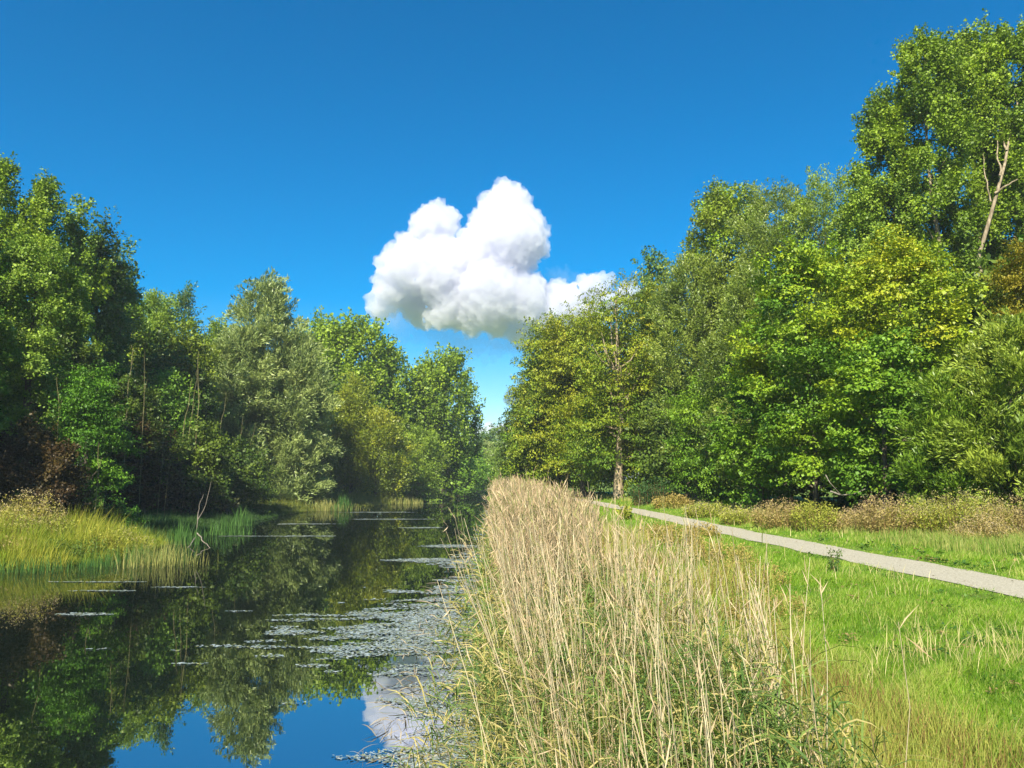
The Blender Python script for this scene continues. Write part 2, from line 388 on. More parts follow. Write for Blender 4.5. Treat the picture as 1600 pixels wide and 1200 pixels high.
# palettes (leaf base colours, linear)
G_POP = [(0.034, 0.066, 0.010), (0.070, 0.118, 0.013), (0.118, 0.175, 0.017)]
G_MID = [(0.028, 0.065, 0.012), (0.055, 0.115, 0.016), (0.100, 0.165, 0.022)]
G_PALE = [(0.045, 0.085, 0.018), (0.085, 0.140, 0.026), (0.135, 0.195, 0.035)]
G_WIL = [(0.075, 0.110, 0.060), (0.120, 0.165, 0.090), (0.175, 0.220, 0.125)]
G_OLIVE = [(0.045, 0.075, 0.020), (0.082, 0.122, 0.030), (0.125, 0.165, 0.045)]
G_YEL = [(0.060, 0.092, 0.014), (0.100, 0.135, 0.018), (0.160, 0.175, 0.024)]
G_OAK = [(0.040, 0.080, 0.012), (0.070, 0.115, 0.014), (0.110, 0.145, 0.016), (0.145, 0.155, 0.018)]
G_MAPLE = [(0.035, 0.085, 0.014), (0.060, 0.120, 0.014), (0.100, 0.165, 0.016), (0.15, 0.19, 0.02)]
G_MAPLE_Y = [(0.050, 0.092, 0.012), (0.080, 0.130, 0.013), (0.120, 0.165, 0.015), (0.165, 0.185, 0.017)]
G_RUST = [(0.055, 0.080, 0.014), (0.095, 0.105, 0.016), (0.14, 0.115, 0.018)]
G_RED = [(0.016, 0.016, 0.008), (0.026, 0.015, 0.009), (0.038, 0.030, 0.012)]  # reddish leaves, darkened to carry the shade these shrubs stand in
G_DARK = [(0.018, 0.038, 0.009), (0.032, 0.058, 0.012), (0.055, 0.085, 0.016)]  # deep green; in the wood it also carries painted-in shade
G_BLUE = [(0.025, 0.060, 0.025), (0.045, 0.090, 0.035), (0.070, 0.120, 0.045)]

def T(px, ytop, Y, hw, label, style='broad', prof='round', pal=G_MID, name='tree', cat='tree', base=0.12, **k):
    p = P(px, ytop, Y); z0 = float(gz(p[0], Y)); H = p[2] - z0
    R = hw / F * Y
    sc = k.pop('scale', None) or float(np.clip(Y / 50, 0.7, 2.2))
    return tree(name, float(p[0]), float(Y), float(H), float(R), label, cat, style, prof, pal, base, scale=sc, **k)

GL, GR, GF = 'trees along the left bank', 'trees along the right of the path', 'distant trees at the canal end'
# ---- left bank
T(4, 258, 47, 48, 'tall poplar cut by the left edge of the frame, highest of the left bank', 'poplar', 'poplar', G_POP, 'poplar_tree', seed=11, group=GL)
T(72, 290, 49, 42, 'tall poplar with a twin-pointed top, second from the left edge', 'poplar', 'poplar', G_POP, 'poplar_tree', seed=12, group=GL)
T(128, 322, 52, 36, 'poplar with a ragged top stepping down right of the twin-pointed one', 'poplar', 'poplar', G_POP, 'poplar_tree', seed=13, group=GL)
T(166, 352, 54, 26, 'narrow dark poplar on the falling edge of the left poplar group', 'poplar', 'column', G_DARK, 'poplar_tree', seed=14, group=GL)
T(195, 395, 57, 17, 'slim dark blue-green poplar, last and lowest of the left poplar group', 'poplar', 'column', G_BLUE, 'poplar_tree', seed=15, group=GL)
T(62, 378, 39, 72, 'broad light green tree standing in front of the tall left poplars', 'broad', 'round', G_PALE, 'broadleaf_tree', seed=16, group=GL, base=0.25, cover=2.6)
T(-60, 330, 36, 80, 'dark leafy tree mostly outside the frame at its left edge', 'broad', 'round', G_MID, 'broadleaf_tree', seed=17, group=GL, base=0.1)
T(148, 575, 36.5, 58, 'small bright green tree with layered boughs above the reddish shrubs', 'layer', 'cone', [(0.025,0.070,0.010),(0.045,0.11,0.012),(0.07,0.15,0.016)], 'small_tree', seed=18, group=GL, base=0.1, cover=1.6)
T(192, 440, 62, 40, 'bronze-tinged tree below the slim dark poplar', 'broad', 'round', G_RUST[:1] + G_MID[1:] + G_RUST[1:2], 'broadleaf_tree', seed=19, group=GL)
T(246, 468, 74, 38, 'yellow-green tree between the bronze-tinged tree and the wispy grey one', 'fine', 'round', G_PALE, 'broadleaf_tree', seed=20, group=GL)
T(292, 448, 78, 15, 'wispy thin grey-green tree poking above its neighbours left of the willow', 'fine', 'column', G_BLUE, 'slender_tree', seed=21, group=GL, cover=1.3, ragged=2.0)
T(300, 512, 66, 34, 'loose yellow-green tree with pale bare stems left of the willow', 'broad', 'round', G_YEL[:2] + G_PALE[1:2], 'broadleaf_tree', seed=22, group=GL, base=0.3)
T(345, 510, 80, 34, 'olive tree filling the notch just left of the willow', 'fine', 'round', G_PALE, 'broadleaf_tree', seed=23, group=GL)
T(418, 448, 77, 62, 'big silvery grey-green willow with a rounded peak on the left bank', 'willow', 'round', G_WIL, 'willow_tree', seed=24, group=GL, base=0.0, cover=3.0, lobe_k=0.85)
T(380, 520, 74, 48, 'left-hand flank of the silvery willow, a lower grey-green willow', 'willow', 'round', G_WIL, 'willow_tree', seed=25, group=GL, base=0.0, cover=2.6, lobe_k=0.9)
T(468, 530, 77, 44, 'lower grey-green willow leaning against the right side of the big willow', 'willow', 'round', G_WIL, 'willow_tree', seed=26, group=GL, base=0.0, cover=2.6, lobe_k=0.9)
T(500, 512, 110, 42, 'mid green poplar whose top shows just right of the big willow', 'poplar', 'poplar', G_POP, 'poplar_tree', seed=27, group=GL)
T(552, 516, 108, 52, 'full green poplar in the middle of the left bank, flat-topped', 'poplar', 'dome', G_POP, 'poplar_tree', seed=28, group=GL, lobe_k=.8)
T(605, 550, 112, 38, 'green poplar on the right shoulder of the flat-topped one', 'poplar', 'poplar', G_POP, 'poplar_tree', seed=29, group=GL)
T(662, 585, 117, 34, 'green poplar left of the domed poplar by the gap', 'poplar', 'poplar', G_POP, 'poplar_tree', seed=30, group=GL)
T(692, 566, 119, 43, 'domed green poplar, the last big tree before the gap at the canal end', 'poplar', 'dome', G_POP, 'poplar_tree', seed=31, group=GL, lobe_k=.8, base=.2)
T(734, 612, 128, 13, 'small green poplar jutting out right of the domed poplar', 'poplar', 'column', G_POP, 'poplar_tree', seed=32, group=GL, base=.35)
T(552, 600, 96, 34, 'yellowish tree under the flat-topped poplar', 'fine', 'round', G_YEL, 'broadleaf_tree', seed=33, group=GL, base=0.05)
T(590, 655, 96, 46, 'rounded golden-green tree at the water under the poplars', 'fine', 'round', G_YEL, 'broadleaf_tree', seed=34, group=GL, base=0.0)
T(655, 680, 107, 30, 'olive shrubby tree at the foot of the domed poplar', 'fine', 'round', G_YEL[:1] + G_PALE[1:], 'broadleaf_tree', seed=35, group=GL, base=0.1)
T(650, 735, 106, 22, 'conical light green shrub at the waterline under the domed poplar', 'layer', 'cone', G_PALE, 'shrub', 'shrub', seed=36, base=0)
T(715, 715, 121, 28, 'dark green shrub overhanging the water beside the gap', 'broad', 'mound', G_MID, 'shrub', 'shrub', seed=37, base=0)
T(560, 745, 98, 30, 'low brownish green shrub on the bank below the golden-green tree', 'broad', 'mound', G_RUST[:1] + G_MID, 'shrub', 'shrub', seed=38, base=0)
# understory
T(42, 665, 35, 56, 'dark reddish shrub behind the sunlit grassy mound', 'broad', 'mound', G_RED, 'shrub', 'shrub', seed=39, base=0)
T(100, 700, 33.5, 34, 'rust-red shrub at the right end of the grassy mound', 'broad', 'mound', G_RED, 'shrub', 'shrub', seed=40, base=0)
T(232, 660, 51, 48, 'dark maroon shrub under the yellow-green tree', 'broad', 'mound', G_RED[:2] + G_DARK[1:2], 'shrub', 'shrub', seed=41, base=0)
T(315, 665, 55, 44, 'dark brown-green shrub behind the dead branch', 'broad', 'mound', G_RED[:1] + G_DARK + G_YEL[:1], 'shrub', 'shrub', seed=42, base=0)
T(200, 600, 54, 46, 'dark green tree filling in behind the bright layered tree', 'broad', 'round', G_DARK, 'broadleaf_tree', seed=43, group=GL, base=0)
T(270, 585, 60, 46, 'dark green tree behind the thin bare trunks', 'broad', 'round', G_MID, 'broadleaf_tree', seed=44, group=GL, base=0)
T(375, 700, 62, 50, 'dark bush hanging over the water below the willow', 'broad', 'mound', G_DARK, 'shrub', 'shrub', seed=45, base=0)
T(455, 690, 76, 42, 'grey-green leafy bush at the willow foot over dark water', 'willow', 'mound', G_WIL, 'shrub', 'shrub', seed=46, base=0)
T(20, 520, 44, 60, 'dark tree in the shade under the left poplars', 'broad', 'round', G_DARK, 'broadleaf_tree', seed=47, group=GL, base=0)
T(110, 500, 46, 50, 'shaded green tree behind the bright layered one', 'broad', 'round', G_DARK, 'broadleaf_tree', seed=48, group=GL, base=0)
# trees whose shade falls on the foot of the left bank
for k, (x, y, H, R) in enumerate([(-25.8, 27.5, 13, 3.6), (-31, 19, 15, 4), (-32, 35, 15, 4), (-35, 11, 16, 4.5), (-28.5, 25, 12, 3.5)]):
    tree('broadleaf_tree', x, y, H, R, ['tree just out of view beyond the left edge, nearest the camera', 'second tree out of view left of the mound', 'third tree out of view left of the poplars',
         'fourth tree out of view far to the left', 'fifth tree out of view left of the light green tree'][k], 'tree', 'broad', 'round', G_MID, 0.1, seed=60 + k, group=GL, scale=1.5, cover=1.6)
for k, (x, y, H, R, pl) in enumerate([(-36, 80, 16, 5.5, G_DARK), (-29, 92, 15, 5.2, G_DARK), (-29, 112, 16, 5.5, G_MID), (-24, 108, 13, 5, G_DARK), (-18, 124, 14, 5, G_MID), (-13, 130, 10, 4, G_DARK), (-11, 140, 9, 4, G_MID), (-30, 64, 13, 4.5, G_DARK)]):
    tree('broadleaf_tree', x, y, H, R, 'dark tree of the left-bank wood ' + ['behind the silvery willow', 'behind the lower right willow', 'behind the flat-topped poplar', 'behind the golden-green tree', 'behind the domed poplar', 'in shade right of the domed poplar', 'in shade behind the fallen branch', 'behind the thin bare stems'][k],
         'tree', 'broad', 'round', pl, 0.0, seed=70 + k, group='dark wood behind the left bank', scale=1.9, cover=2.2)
# ---- far end
for k, (px, yt, Y, hw, st, pl, lb_) in enumerate([
    (752, 684, 200, 11, 'poplar', G_BLUE, 'leftmost far poplar at the canal end'), (768, 678, 205, 11, 'poplar', G_BLUE, 'tallest far poplar at the canal end'),
    (786, 682, 205, 11, 'poplar', G_BLUE, 'far poplar nearest the right-bank foliage'), (805, 688, 200, 14, 'poplar', G_BLUE, 'far poplar half hidden by the right-bank foliage'),
    (765, 700, 175, 17, 'willow', G_WIL, 'pale far willow in front of the far poplars'), (790, 705, 165, 20, 'fine', G_PALE, 'pale green far tree right of the far willow'),
    (738, 705, 170, 18, 'broad', G_MID, 'dark far tree left of the far willow'), (835, 690, 180, 24, 'poplar', G_MID, 'far tree behind the right-bank foliage'),
    (715, 700, 190, 24, 'broad', G_MID, 'far tree behind the domed poplar'), (755, 735, 150, 20, 'broad', G_MID, 'bushy tree on the far bank behind the fallen branch')]):
    T(px, yt, Y, hw, lb_, st, 'poplar' if st == 'poplar' else 'round', pl, seed=80 + k, group=GF, base=0.05, cover=2.4)
T(792, 738, 118, 13, 'light green bush closing the gap on the right bank', 'fine', 'mound', G_PALE, 'shrub', 'shrub', seed=95, base=0)

# ---- right side
T(856, 545, 84, 42, 'leftmost tall tree of the right side, olive leaves falling to the reeds', 'layer', 'round', G_OAK, 'broadleaf_tree', seed=101, group=GR, base=0.04, cover=2.6)
T(828, 635, 80, 24, 'yellow-tipped low tree at the left end of the right side above the reeds', 'broad', 'mound', G_YEL[:2] + G_MAPLE[1:2], 'broadleaf_tree', seed=102, group=GR, base=0.02, cover=2.6)
T(868, 515, 80, 50, 'green-gold tree left of the pale-trunked tree', 'layer', 'dome', G_OAK, 'broadleaf_tree', seed=103, group=GR, base=0.08, cover=2.4)
T(908, 488, 76, 46, 'golden-topped tree just left of the pale-trunked tree', 'layer', 'dome', G_OAK[1:], 'broadleaf_tree', seed=104, group=GR, base=0.12, cover=2.2)

def oak_keep(sp, rng):
    # the trunk and its fan of bare boughs show through a slot on the side facing the path
    a = np.abs(sp[:, 0] + 0.2)
    wdt = np.interp(sp[:, 2], [0, 3, 8, 11, 13.5, 15], [1.0, 0.7, 0.9, 1.7, 2.2, 0.4])
    slot = (sp[:, 1] < 0.4) & (a < wdt)
    return ~slot | (rng.random(len(sp)) < 0.10)
OAK = T(960, 432, 66, 74, 'conical golden tree with a pale trunk and bare fanned boughs beside the path', 'layer', 'cone', G_OAK, 'oak_tree', seed=105, group=GR, base=0.13, cover=2.0,
  bark=M_BARK_OAK, trunk_r=0.42, keep=oak_keep, ragged=1.8)
rngo = np.random.default_rng(77)
for k in range(13):   # bare upright boughs fanning from the trunk on its open side
    h0 = 7.0 + 5.2 * rngo.random(); a_ = (k / 12 - .5) * 2.0; ln = rngo.uniform(2.2, 4.0)
    b0 = np.array([0.0, -.12, h0]); b1 = b0 + np.array([math.sin(a_ * .75) * ln, -rngo.uniform(.2, .9), math.cos(a_ * .75) * ln])
    mid = (b0 + b1) / 2 + np.array([np.sign(a_) * .18, -.15, -.25])
    tubes('bough', [([b0, b0 * .6 + mid * .4, mid, mid * .4 + b1 * .6, b1], [.085, .075, .055, .04, .018])], M_BARK_OAK, OAK)
T(1012, 460, 71, 56, 'golden-green tree right behind the pale-trunked tree', 'layer', 'dome', G_OAK, 'broadleaf_tree', seed=106, group=GR, base=0.15)
T(1022, 402, 82, 24, 'small blue-green treetop poking above the golden trees', 'poplar', 'column', G_BLUE, 'poplar_tree', seed=107, group=GR, cover=2)
T(1080, 415, 60, 62, 'grey-green tree between the golden trees and the yellow-green crown', 'fine', 'dome', G_OLIVE , 'broadleaf_tree', seed=108, group=GR, base=0.08)
T(1135, 302, 62, 66, 'yellow-green crown highest of the middle trees on the right', 'broad', 'dome', G_YEL[:2] + G_MAPLE[2:3], 'broadleaf_tree', seed=109, group=GR)
T(1210, 302, 54, 78, 'tall grey-green tree right of the yellow-green crown', 'fine', 'dome', G_OLIVE, 'broadleaf_tree', seed=110, group=GR, cover=2.8)
T(1290, 286, 52, 72, 'tall olive-green tree left of the lofty poplars', 'fine', 'dome', G_WIL[:1] + G_PALE[1:], 'broadleaf_tree', seed=111, group=GR)
T(1165, 430, 46, 60, 'grey-green tree below the tall grey-green one', 'fine', 'round', G_OLIVE, 'broadleaf_tree', seed=112, group=GR, base=.05)
T(1365, 290, 46, 70, 'pale leafy tree at the foot of the lofty poplars', 'broad', 'dome', G_PALE, 'broadleaf_tree', seed=113, group=GR, cover=2.8)
T(1100, 600, 50, 46, 'low green tree with shade beneath it right of the pale-trunked tree', 'layer', 'round', G_MAPLE[:3], 'broadleaf_tree', seed=114, group=GR, base=0.08)
T(1180, 560, 38, 55, 'small green tree in front of the grey-green trees', 'maple', 'round', G_MAPLE[:3], 'maple_tree', seed=115, group=GR, base=0.06)
T(1255, 400, 35, 92, 'big maple with layered green and gold boughs', 'maple', 'dome', G_MAPLE, 'maple_tree', seed=116, group=GR, base=0.12, trunk_r=.13, cover=2.1, ragged=1.3)
T(1400, 395, 33, 105, 'biggest yellow-green maple right of the other maple, in front of the lofty poplars', 'maple', 'dome', G_MAPLE_Y, 'maple_tree', seed=117, group=GR, base=0.18, cover=2.1, ragged=1.3)
T(1372, 530, 29.5, 70, 'low dark green maple boughs hanging to the weeds', 'maple', 'round', G_MAPLE[:3], 'maple_tree', seed=118, group=GR, base=0.18, cover=1.9, ragged=1.3)
T(1605, 385, 31, 46, 'rust-brown tree cut by the right edge of the frame', 'layer', 'round', G_RUST, 'broadleaf_tree', seed=119, group=GR, base=0.2)
T(1575, 510, 25.5, 92, 'feathery grey-green willow bush at the right edge behind the weeds', 'willow', 'round', [(0.06,0.10,0.02),(0.10,0.15,0.03),(0.16,0.21,0.05)], 'willow_bush', 'shrub', seed=120, base=0.0, cover=3.0, lobe_k=.9)
T(1470, 600, 26.5, 50, 'leafy green bush left of the feathery willow bush', 'willow', 'mound', [(0.04,0.09,0.015),(0.08,0.14,0.02),(0.13,0.19,0.03)], 'willow_bush', 'shrub', seed=121, base=0.0, cover=2.6)

# lofty poplars
def pop_keep(sp, rng):
    return ~((sp[:, 2] < 9) & (sp[:, 1] < 1.0) & (rng.random(len(sp)) < 0.8))
T(1445, 68, 44, 60, 'lofty poplar with a pointed top, leftmost of the three lofty ones', 'poplar', 'dome', G_POP, 'poplar_tree', seed=130, group=GR, base=0.38, cover=2.8, bark=M_BARK_PALE, lobe_k=.8, trunk_r=.3)
T(1512, 62, 46, 54, 'lofty poplar, middle of the three, brightest yellow-green top', 'poplar', 'dome', G_YEL[:1] + G_POP[1:], 'poplar_tree', seed=131, group=GR, base=0.5, cover=2.8, bark=M_BARK_PALE, lobe_k=.8, trunk_r=.22)
T(1580, 66, 44.5, 58, 'lofty poplar at the right edge of the frame', 'poplar', 'dome', G_POP, 'poplar_tree', seed=132, group=GR, base=0.55, cover=2.8, bark=M_BARK_PALE, lobe_k=.8, trunk_r=.22)
T(1378, 160, 46, 42, 'side poplar with a leafy bough reaching out to the left', 'poplar', 'round', G_POP, 'poplar_tree', seed=133, group=GR, base=0.45, cover=2.4)
T(1640, 120, 46, 60, 'poplar just beyond the right edge of the frame', 'poplar', 'poplar', G_POP, 'poplar_tree', seed=134, group=GR, base=0.4, cover=2.0)
# leaning pale trunk seen in the gap under the lofty poplars
def bare_stem(name, pts, r0, r1, label, cat, mat=M_BARK_PALE, twigs=(), parent_z=None, group=None):
    pts = np.array(pts, float); p0 = pts[0].copy()
    o = empty(name, p0, label, cat, group)
    def dense(q, jit=0.01, n=9):
        q = np.array(q, float); s = np.linspace(0, len(q) - 1, n); k = np.arange(len(q))
        r = np.stack([np.interp(s, k, q[:, i]) for i in range(3)], -1)
        rg = np.random.default_rng(int(abs(q[0, 0] * 131)) + 7)
        r[1:-1] += rg.normal(size=(n - 2, 3)) * jit * np.linalg.norm(q[-1] - q[0])
        return r - p0
    tubes('stem', [(dense(pts, 0.003), np.linspace(r0, r1, 9))], mat, o)
    for tw in twigs:
        tubes('branch', [(dense(tw[0], 0.01), np.linspace(tw[1], tw[2], 9))], mat, o)
    return o

g0 = P(1520, 560, 42); g0[2] = 0
lt = bare_stem('leaning_poplar', [g0, P(1528, 420, 42), P(1535, 375, 42), P(1553, 300, 42.2), P(1573, 235, 43), P(1585, 190, 44), P(1592, 150, 45)], 0.15, 0.04,
          'leaning pale trunk showing bare in the gap under the lofty poplars', 'tree',
          twigs=[([P(1548, 315, 42), P(1540, 275, 42), P(1536, 240, 43)], 0.05, 0.012), ([P(1554, 302, 42), P(1572, 290, 41.8), P(1590, 280, 41.5)], 0.07, 0.03),
                 ([P(1562, 275, 42), P(1558, 240, 43), P(1562, 200, 44.3)], 0.06, 0.015), ([P(1573, 235, 43), P(1566, 200, 44), P(1560, 170, 45)], 0.06, 0.015)], group=GR)

# dark wood behind the right-hand trees, its shade partly put into darker palettes
kk = 0
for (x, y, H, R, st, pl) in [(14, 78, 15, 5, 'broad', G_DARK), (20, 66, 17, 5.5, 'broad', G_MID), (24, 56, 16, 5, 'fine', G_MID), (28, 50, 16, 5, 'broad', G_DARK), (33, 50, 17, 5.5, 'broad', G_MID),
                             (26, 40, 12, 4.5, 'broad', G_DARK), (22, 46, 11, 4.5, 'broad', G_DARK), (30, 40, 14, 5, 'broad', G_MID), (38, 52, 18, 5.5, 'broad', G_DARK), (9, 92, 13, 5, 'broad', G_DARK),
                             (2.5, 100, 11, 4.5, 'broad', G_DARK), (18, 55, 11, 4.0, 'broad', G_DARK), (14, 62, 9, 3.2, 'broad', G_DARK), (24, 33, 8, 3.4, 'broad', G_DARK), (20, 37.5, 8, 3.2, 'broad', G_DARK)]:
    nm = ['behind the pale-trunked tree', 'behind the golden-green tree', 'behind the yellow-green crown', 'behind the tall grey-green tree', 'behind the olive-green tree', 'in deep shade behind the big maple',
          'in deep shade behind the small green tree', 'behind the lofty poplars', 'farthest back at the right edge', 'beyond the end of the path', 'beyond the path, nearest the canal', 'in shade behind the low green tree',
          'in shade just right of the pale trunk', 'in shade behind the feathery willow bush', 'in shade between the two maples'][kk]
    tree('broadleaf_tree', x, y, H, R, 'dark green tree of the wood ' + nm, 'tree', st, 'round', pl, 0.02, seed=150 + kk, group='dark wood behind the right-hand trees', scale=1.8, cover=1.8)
    kk += 1

# thin bare trunks in the shade of the left bank
for (a, b, Y, r, lb_) in [((247, 790), (256, 665), 47, .05, 'thin bare pale stem, left one of the close pair by the maroon shrub'), ((258, 785), (266, 690), 47, .04, 'thin bare pale stem, right one of the close pair by the maroon shrub'),
                     ((90, 690), (89, 600), 35.5, .05, 'thin pale stem in the shade left of the bright layered tree'), ((202, 600), (206, 545), 49, .06, 'short pale stem among the dark leaves of the left bank'),
                     ((224, 655), (226, 560), 49, .05, 'upright pale stem right of the bright layered tree'), ((286, 670), (299, 600), 54, .07, 'slanting yellow stem, leftmost of the fan left of the willow'),
                     ((292, 700), (306, 590), 54, .06, 'yellow stem in the middle of the fan left of the willow'), ((307, 690), (310, 565), 54, .09, 'tallest straight yellow stem of the fan left of the willow'),
                     ((345, 665), (353, 618), 64, .05, 'short pale stem at the left edge of the willow'), ((372, 705), (379, 655), 68, .05, 'pale stem against the lower left of the willow'),
                     ((386, 710), (398, 668), 68, .05, 'slanting pale stem in front of the willow'), ((133, 790), (135, 735), 34.5, .04, 'thin pale stem under the bright layered tree'),
                     ((150, 770), (154, 700), 34.5, .05, 'pale trunk stem in the middle of the bright layered tree')]:
    p, q = P(*a, Y), P(*b, Y); m = (p + q) / 2 + [0.06, 0, 0]
    top = q + (q - p) * 0.12
    bot = p.copy(); bot[2] = float(gz(p[0], Y)) - .1; bot[0] -= (q[0] - p[0]) * .3
    bare_stem('bare_stem', [bot, p, m, q, top], r * .38, r * .12, lb_, 'stem', M_STEM,
              twigs=[([m, m + [.12, 0, .6]], r * .25, .006)])
# dead branch standing in the water on the left
bare_stem('dead_branch', [P(306, 838, 36), P(309, 812, 36), P(318, 797, 36), P(324, 780, 36), P(330, 752, 36)], .024, .008,
          'forked bleached dead branch standing out of the water at the left bank', 'dead branch', M_DEAD,
          twigs=[([P(309, 812, 36), P(311, 790, 36), P(318, 772, 36)], .022, .008), ([P(306, 838, 36), P(298, 850, 35), P(290, 860, 34)], .03, .01), ([P(307, 832, 36), P(320, 848, 35), P(330, 858, 34)], .03, .01)])
# fallen trunk at the canal end
bare_stem('fallen_branch', [P(718, 776, 128), P(735, 772, 127), P(758, 766, 126), P(766, 763, 126)], .22, .10, 'bleached forked branch lying across the canal end', 'fallen branch', M_DEAD,
          twigs=[([P(742, 771, 127), P(752, 775, 126), P(756, 776, 126)], .14, .07), ([P(726, 774, 127), P(745, 779, 125), P(758, 774, 126)], .13, .07)])
bare_stem('fallen_branch', [P(1298, 768, 30), P(1315, 774, 29.5), P(1335, 772, 29), P(1352, 764, 29)], .04, .012, 'thin crooked pale twig lying among the shaded maple boughs', 'fallen branch', M_DEAD,
          twigs=[([P(1290, 742, 29.5), P(1297, 755, 29.3), P(1315, 774, 29.5)], .02, .01)])

# ------------------------------------------------------------------ grasses
def blades(name, pos, H, W, lean, col, mat=M_BLADE, parent=None, kind='stuff', droop=0.0, rng=None):
    rng = rng or np.random.default_rng(0); n = len(pos)
    ya = rng.uniform(0, np.pi, n); side = np.stack([np.cos(ya), np.sin(ya), np.zeros(n)], -1) * (W / 2)[:, None]
    up = np.array([0, 0, 1.0])
    m = pos + up * (H * 0.55)[:, None] + lean * (H * 0.35)[:, None]
    t = pos + up * (H * (1 - droop))[:, None] + lean * H[:, None]
    V = np.stack([pos - side, pos + side, m + side * .8, m - side * .8, t], 1).reshape(-1, 3)
    b = np.arange(n)[:, None] * 5
    q = b + np.array([[0, 1, 2, 3]]); tr = b + np.array([[3, 2, 4]])
    o = mesh_from(name, V, [q, tr], mat, col=[col, col], parent=parent)
    if kind: o['kind'] = kind
    return o
def vnoise(x, y, s, seed=0):
    r = np.random.default_rng(1000 + seed); v = 0
    for k in range(7):
        a = r.uniform(0, 2 * np.pi); f = s * r.uniform(.5, 2.0); ph = r.uniform(0, 6.28)
        v = v + np.sin(x * np.cos(a) * f + y * np.sin(a) * f + ph + 1.3 * np.sin(y * f * .7 + ph * 2))
    return v / 7 * 1.9
def mixc(a, b, f):
    f = np.clip(f, 0, 1)[:, None]; return np.array(a) * (1 - f) + np.array(b) * f
def scatter(rng, n, y0, y1, xr, power=1.0):
    """n points with density falling as distance^-power; xr(y) gives the x range"""
    u = rng.random(n)
    if power == 1: y = y0 * (y1 / y0) ** u
    else:
        e = 1 - power; y = (y0 ** e + (y1 ** e - y0 ** e) * u) ** (1 / e)
    a, b = xr(y); x = a + (b - a) * rng.random(n)
    return x, y

# green sward on both sides of the path
rng = np.random.default_rng(300)
x, y = scatter(rng, 430000, 3.6, 75, lambda y: (rb(y) + 1.2, np.minimum(y * 0.68 + 2.5, 22)), 1.35)
k = np.abs(x - path_c(y)) > 0.78 - 0.22 * rng.random(len(x)) ** 3 + .05 * np.sin(y * 2.3); x, y = x[k], y[k]
n1, n2 = vnoise(x, y, 1.1, 1), vnoise(x, y, 3.4, 2)
dr = x - rb(y)
tawny = np.clip(0.9 - (dr - 1.9) / 1.3 + 0.5 * n1, 0, 1) * 0.6
beyond = np.clip((x - path_c(y) - 3.2) / 2.0 + 0.3 * n1, 0, 1)
dry = np.clip(0.55 * np.clip(n1 - 0.25, 0, 1) + 0.9 * np.clip(n2 - 0.3, 0, 1) + tawny + 0.6 * beyond, 0, 1)
isdry = rng.random(len(x)) < 0.10 + 0.6 * dry + .35 * np.clip(vnoise(x, y, 5.5, 31) - .45, 0, 1)
col = mixc((0.10, 0.22, 0.012), (0.23, 0.38, 0.026), rng.random(len(x)) * .6 + .35 * n2 + .15 + .3 * vnoise(x, y, 6.5, 32))
col[isdry] = mixc((0.28, 0.38, 0.05), (0.50, 0.50, 0.15), rng.random(isdry.sum()))
sz = np.clip(y / 9, 0.75, 4.0)
edge = np.clip((np.abs(x - path_c(y)) - 0.7) / 1.0, 0.35, 1)
H = (0.05 + 0.045 * rng.random(len(x)) + 0.08 * dry + 0.025 * n2) * edge * np.clip(sz, 1, 1.5)
W = 0.0068 * sz * rng.uniform(.7, 1.3, len(x))
lean = np.stack([rng.normal(size=len(x)) * .35 + .15, rng.normal(size=len(x)) * .35, np.zeros(len(x))], -1)
tag(blades('mown_grass', np.stack([x, y, gz(x, y) - .01], -1), H, W, lean, col, rng=rng), 'short bright green grass with dry blades on both sides of the path', 'grass', kind='stuff')

# taller tawny grass between reeds and sward, and at the reed edge
rng = np.random.default_rng(301)
x, y = scatter(rng, 110000, 3.4, 70, lambda y: (rb(y) + 0.4, rb(y) + np.interp(y, [3, 8, 14], [3.4, 3.4, 4.0]) + 0.4 * np.sin(y * .6)), 1.3)
n1 = vnoise(x, y, 1.6, 3); k = (rng.random(len(x)) < np.clip(0.75 + .5 * n1 - (x - rb(y) - 2.6) * .45, 0.02, 1)); x, y, n1 = x[k], y[k], n1[k]
c = mixc((0.18, 0.30, 0.03), (0.50, 0.46, 0.12), rng.random(len(x)) * .8 + .25 * n1 + .1)
br = rng.random(len(x)) < 0.15 + .3 * (n1 < -.1); c[br] = mixc((0.20, 0.11, 0.04), (0.34, 0.20, 0.09), rng.random(br.sum()))
sz = np.clip(y / 8, .8, 3.5)
lean = np.stack([rng.normal(size=len(x)) * .3 + .05, rng.normal(size=len(x)) * .3, np.zeros(len(x))], -1)
tag(blades('tall_grass', np.stack([x, y, gz(x, y)], -1), rng.uniform(.22, .55, len(x)) * (1 + .3 * n1) * np.interp(y, [4, 10], [.5, 1]), 0.007 * sz, lean, c, rng=rng), 'tawny waist-high grass between the reeds and the green sward', 'grass', kind='stuff')

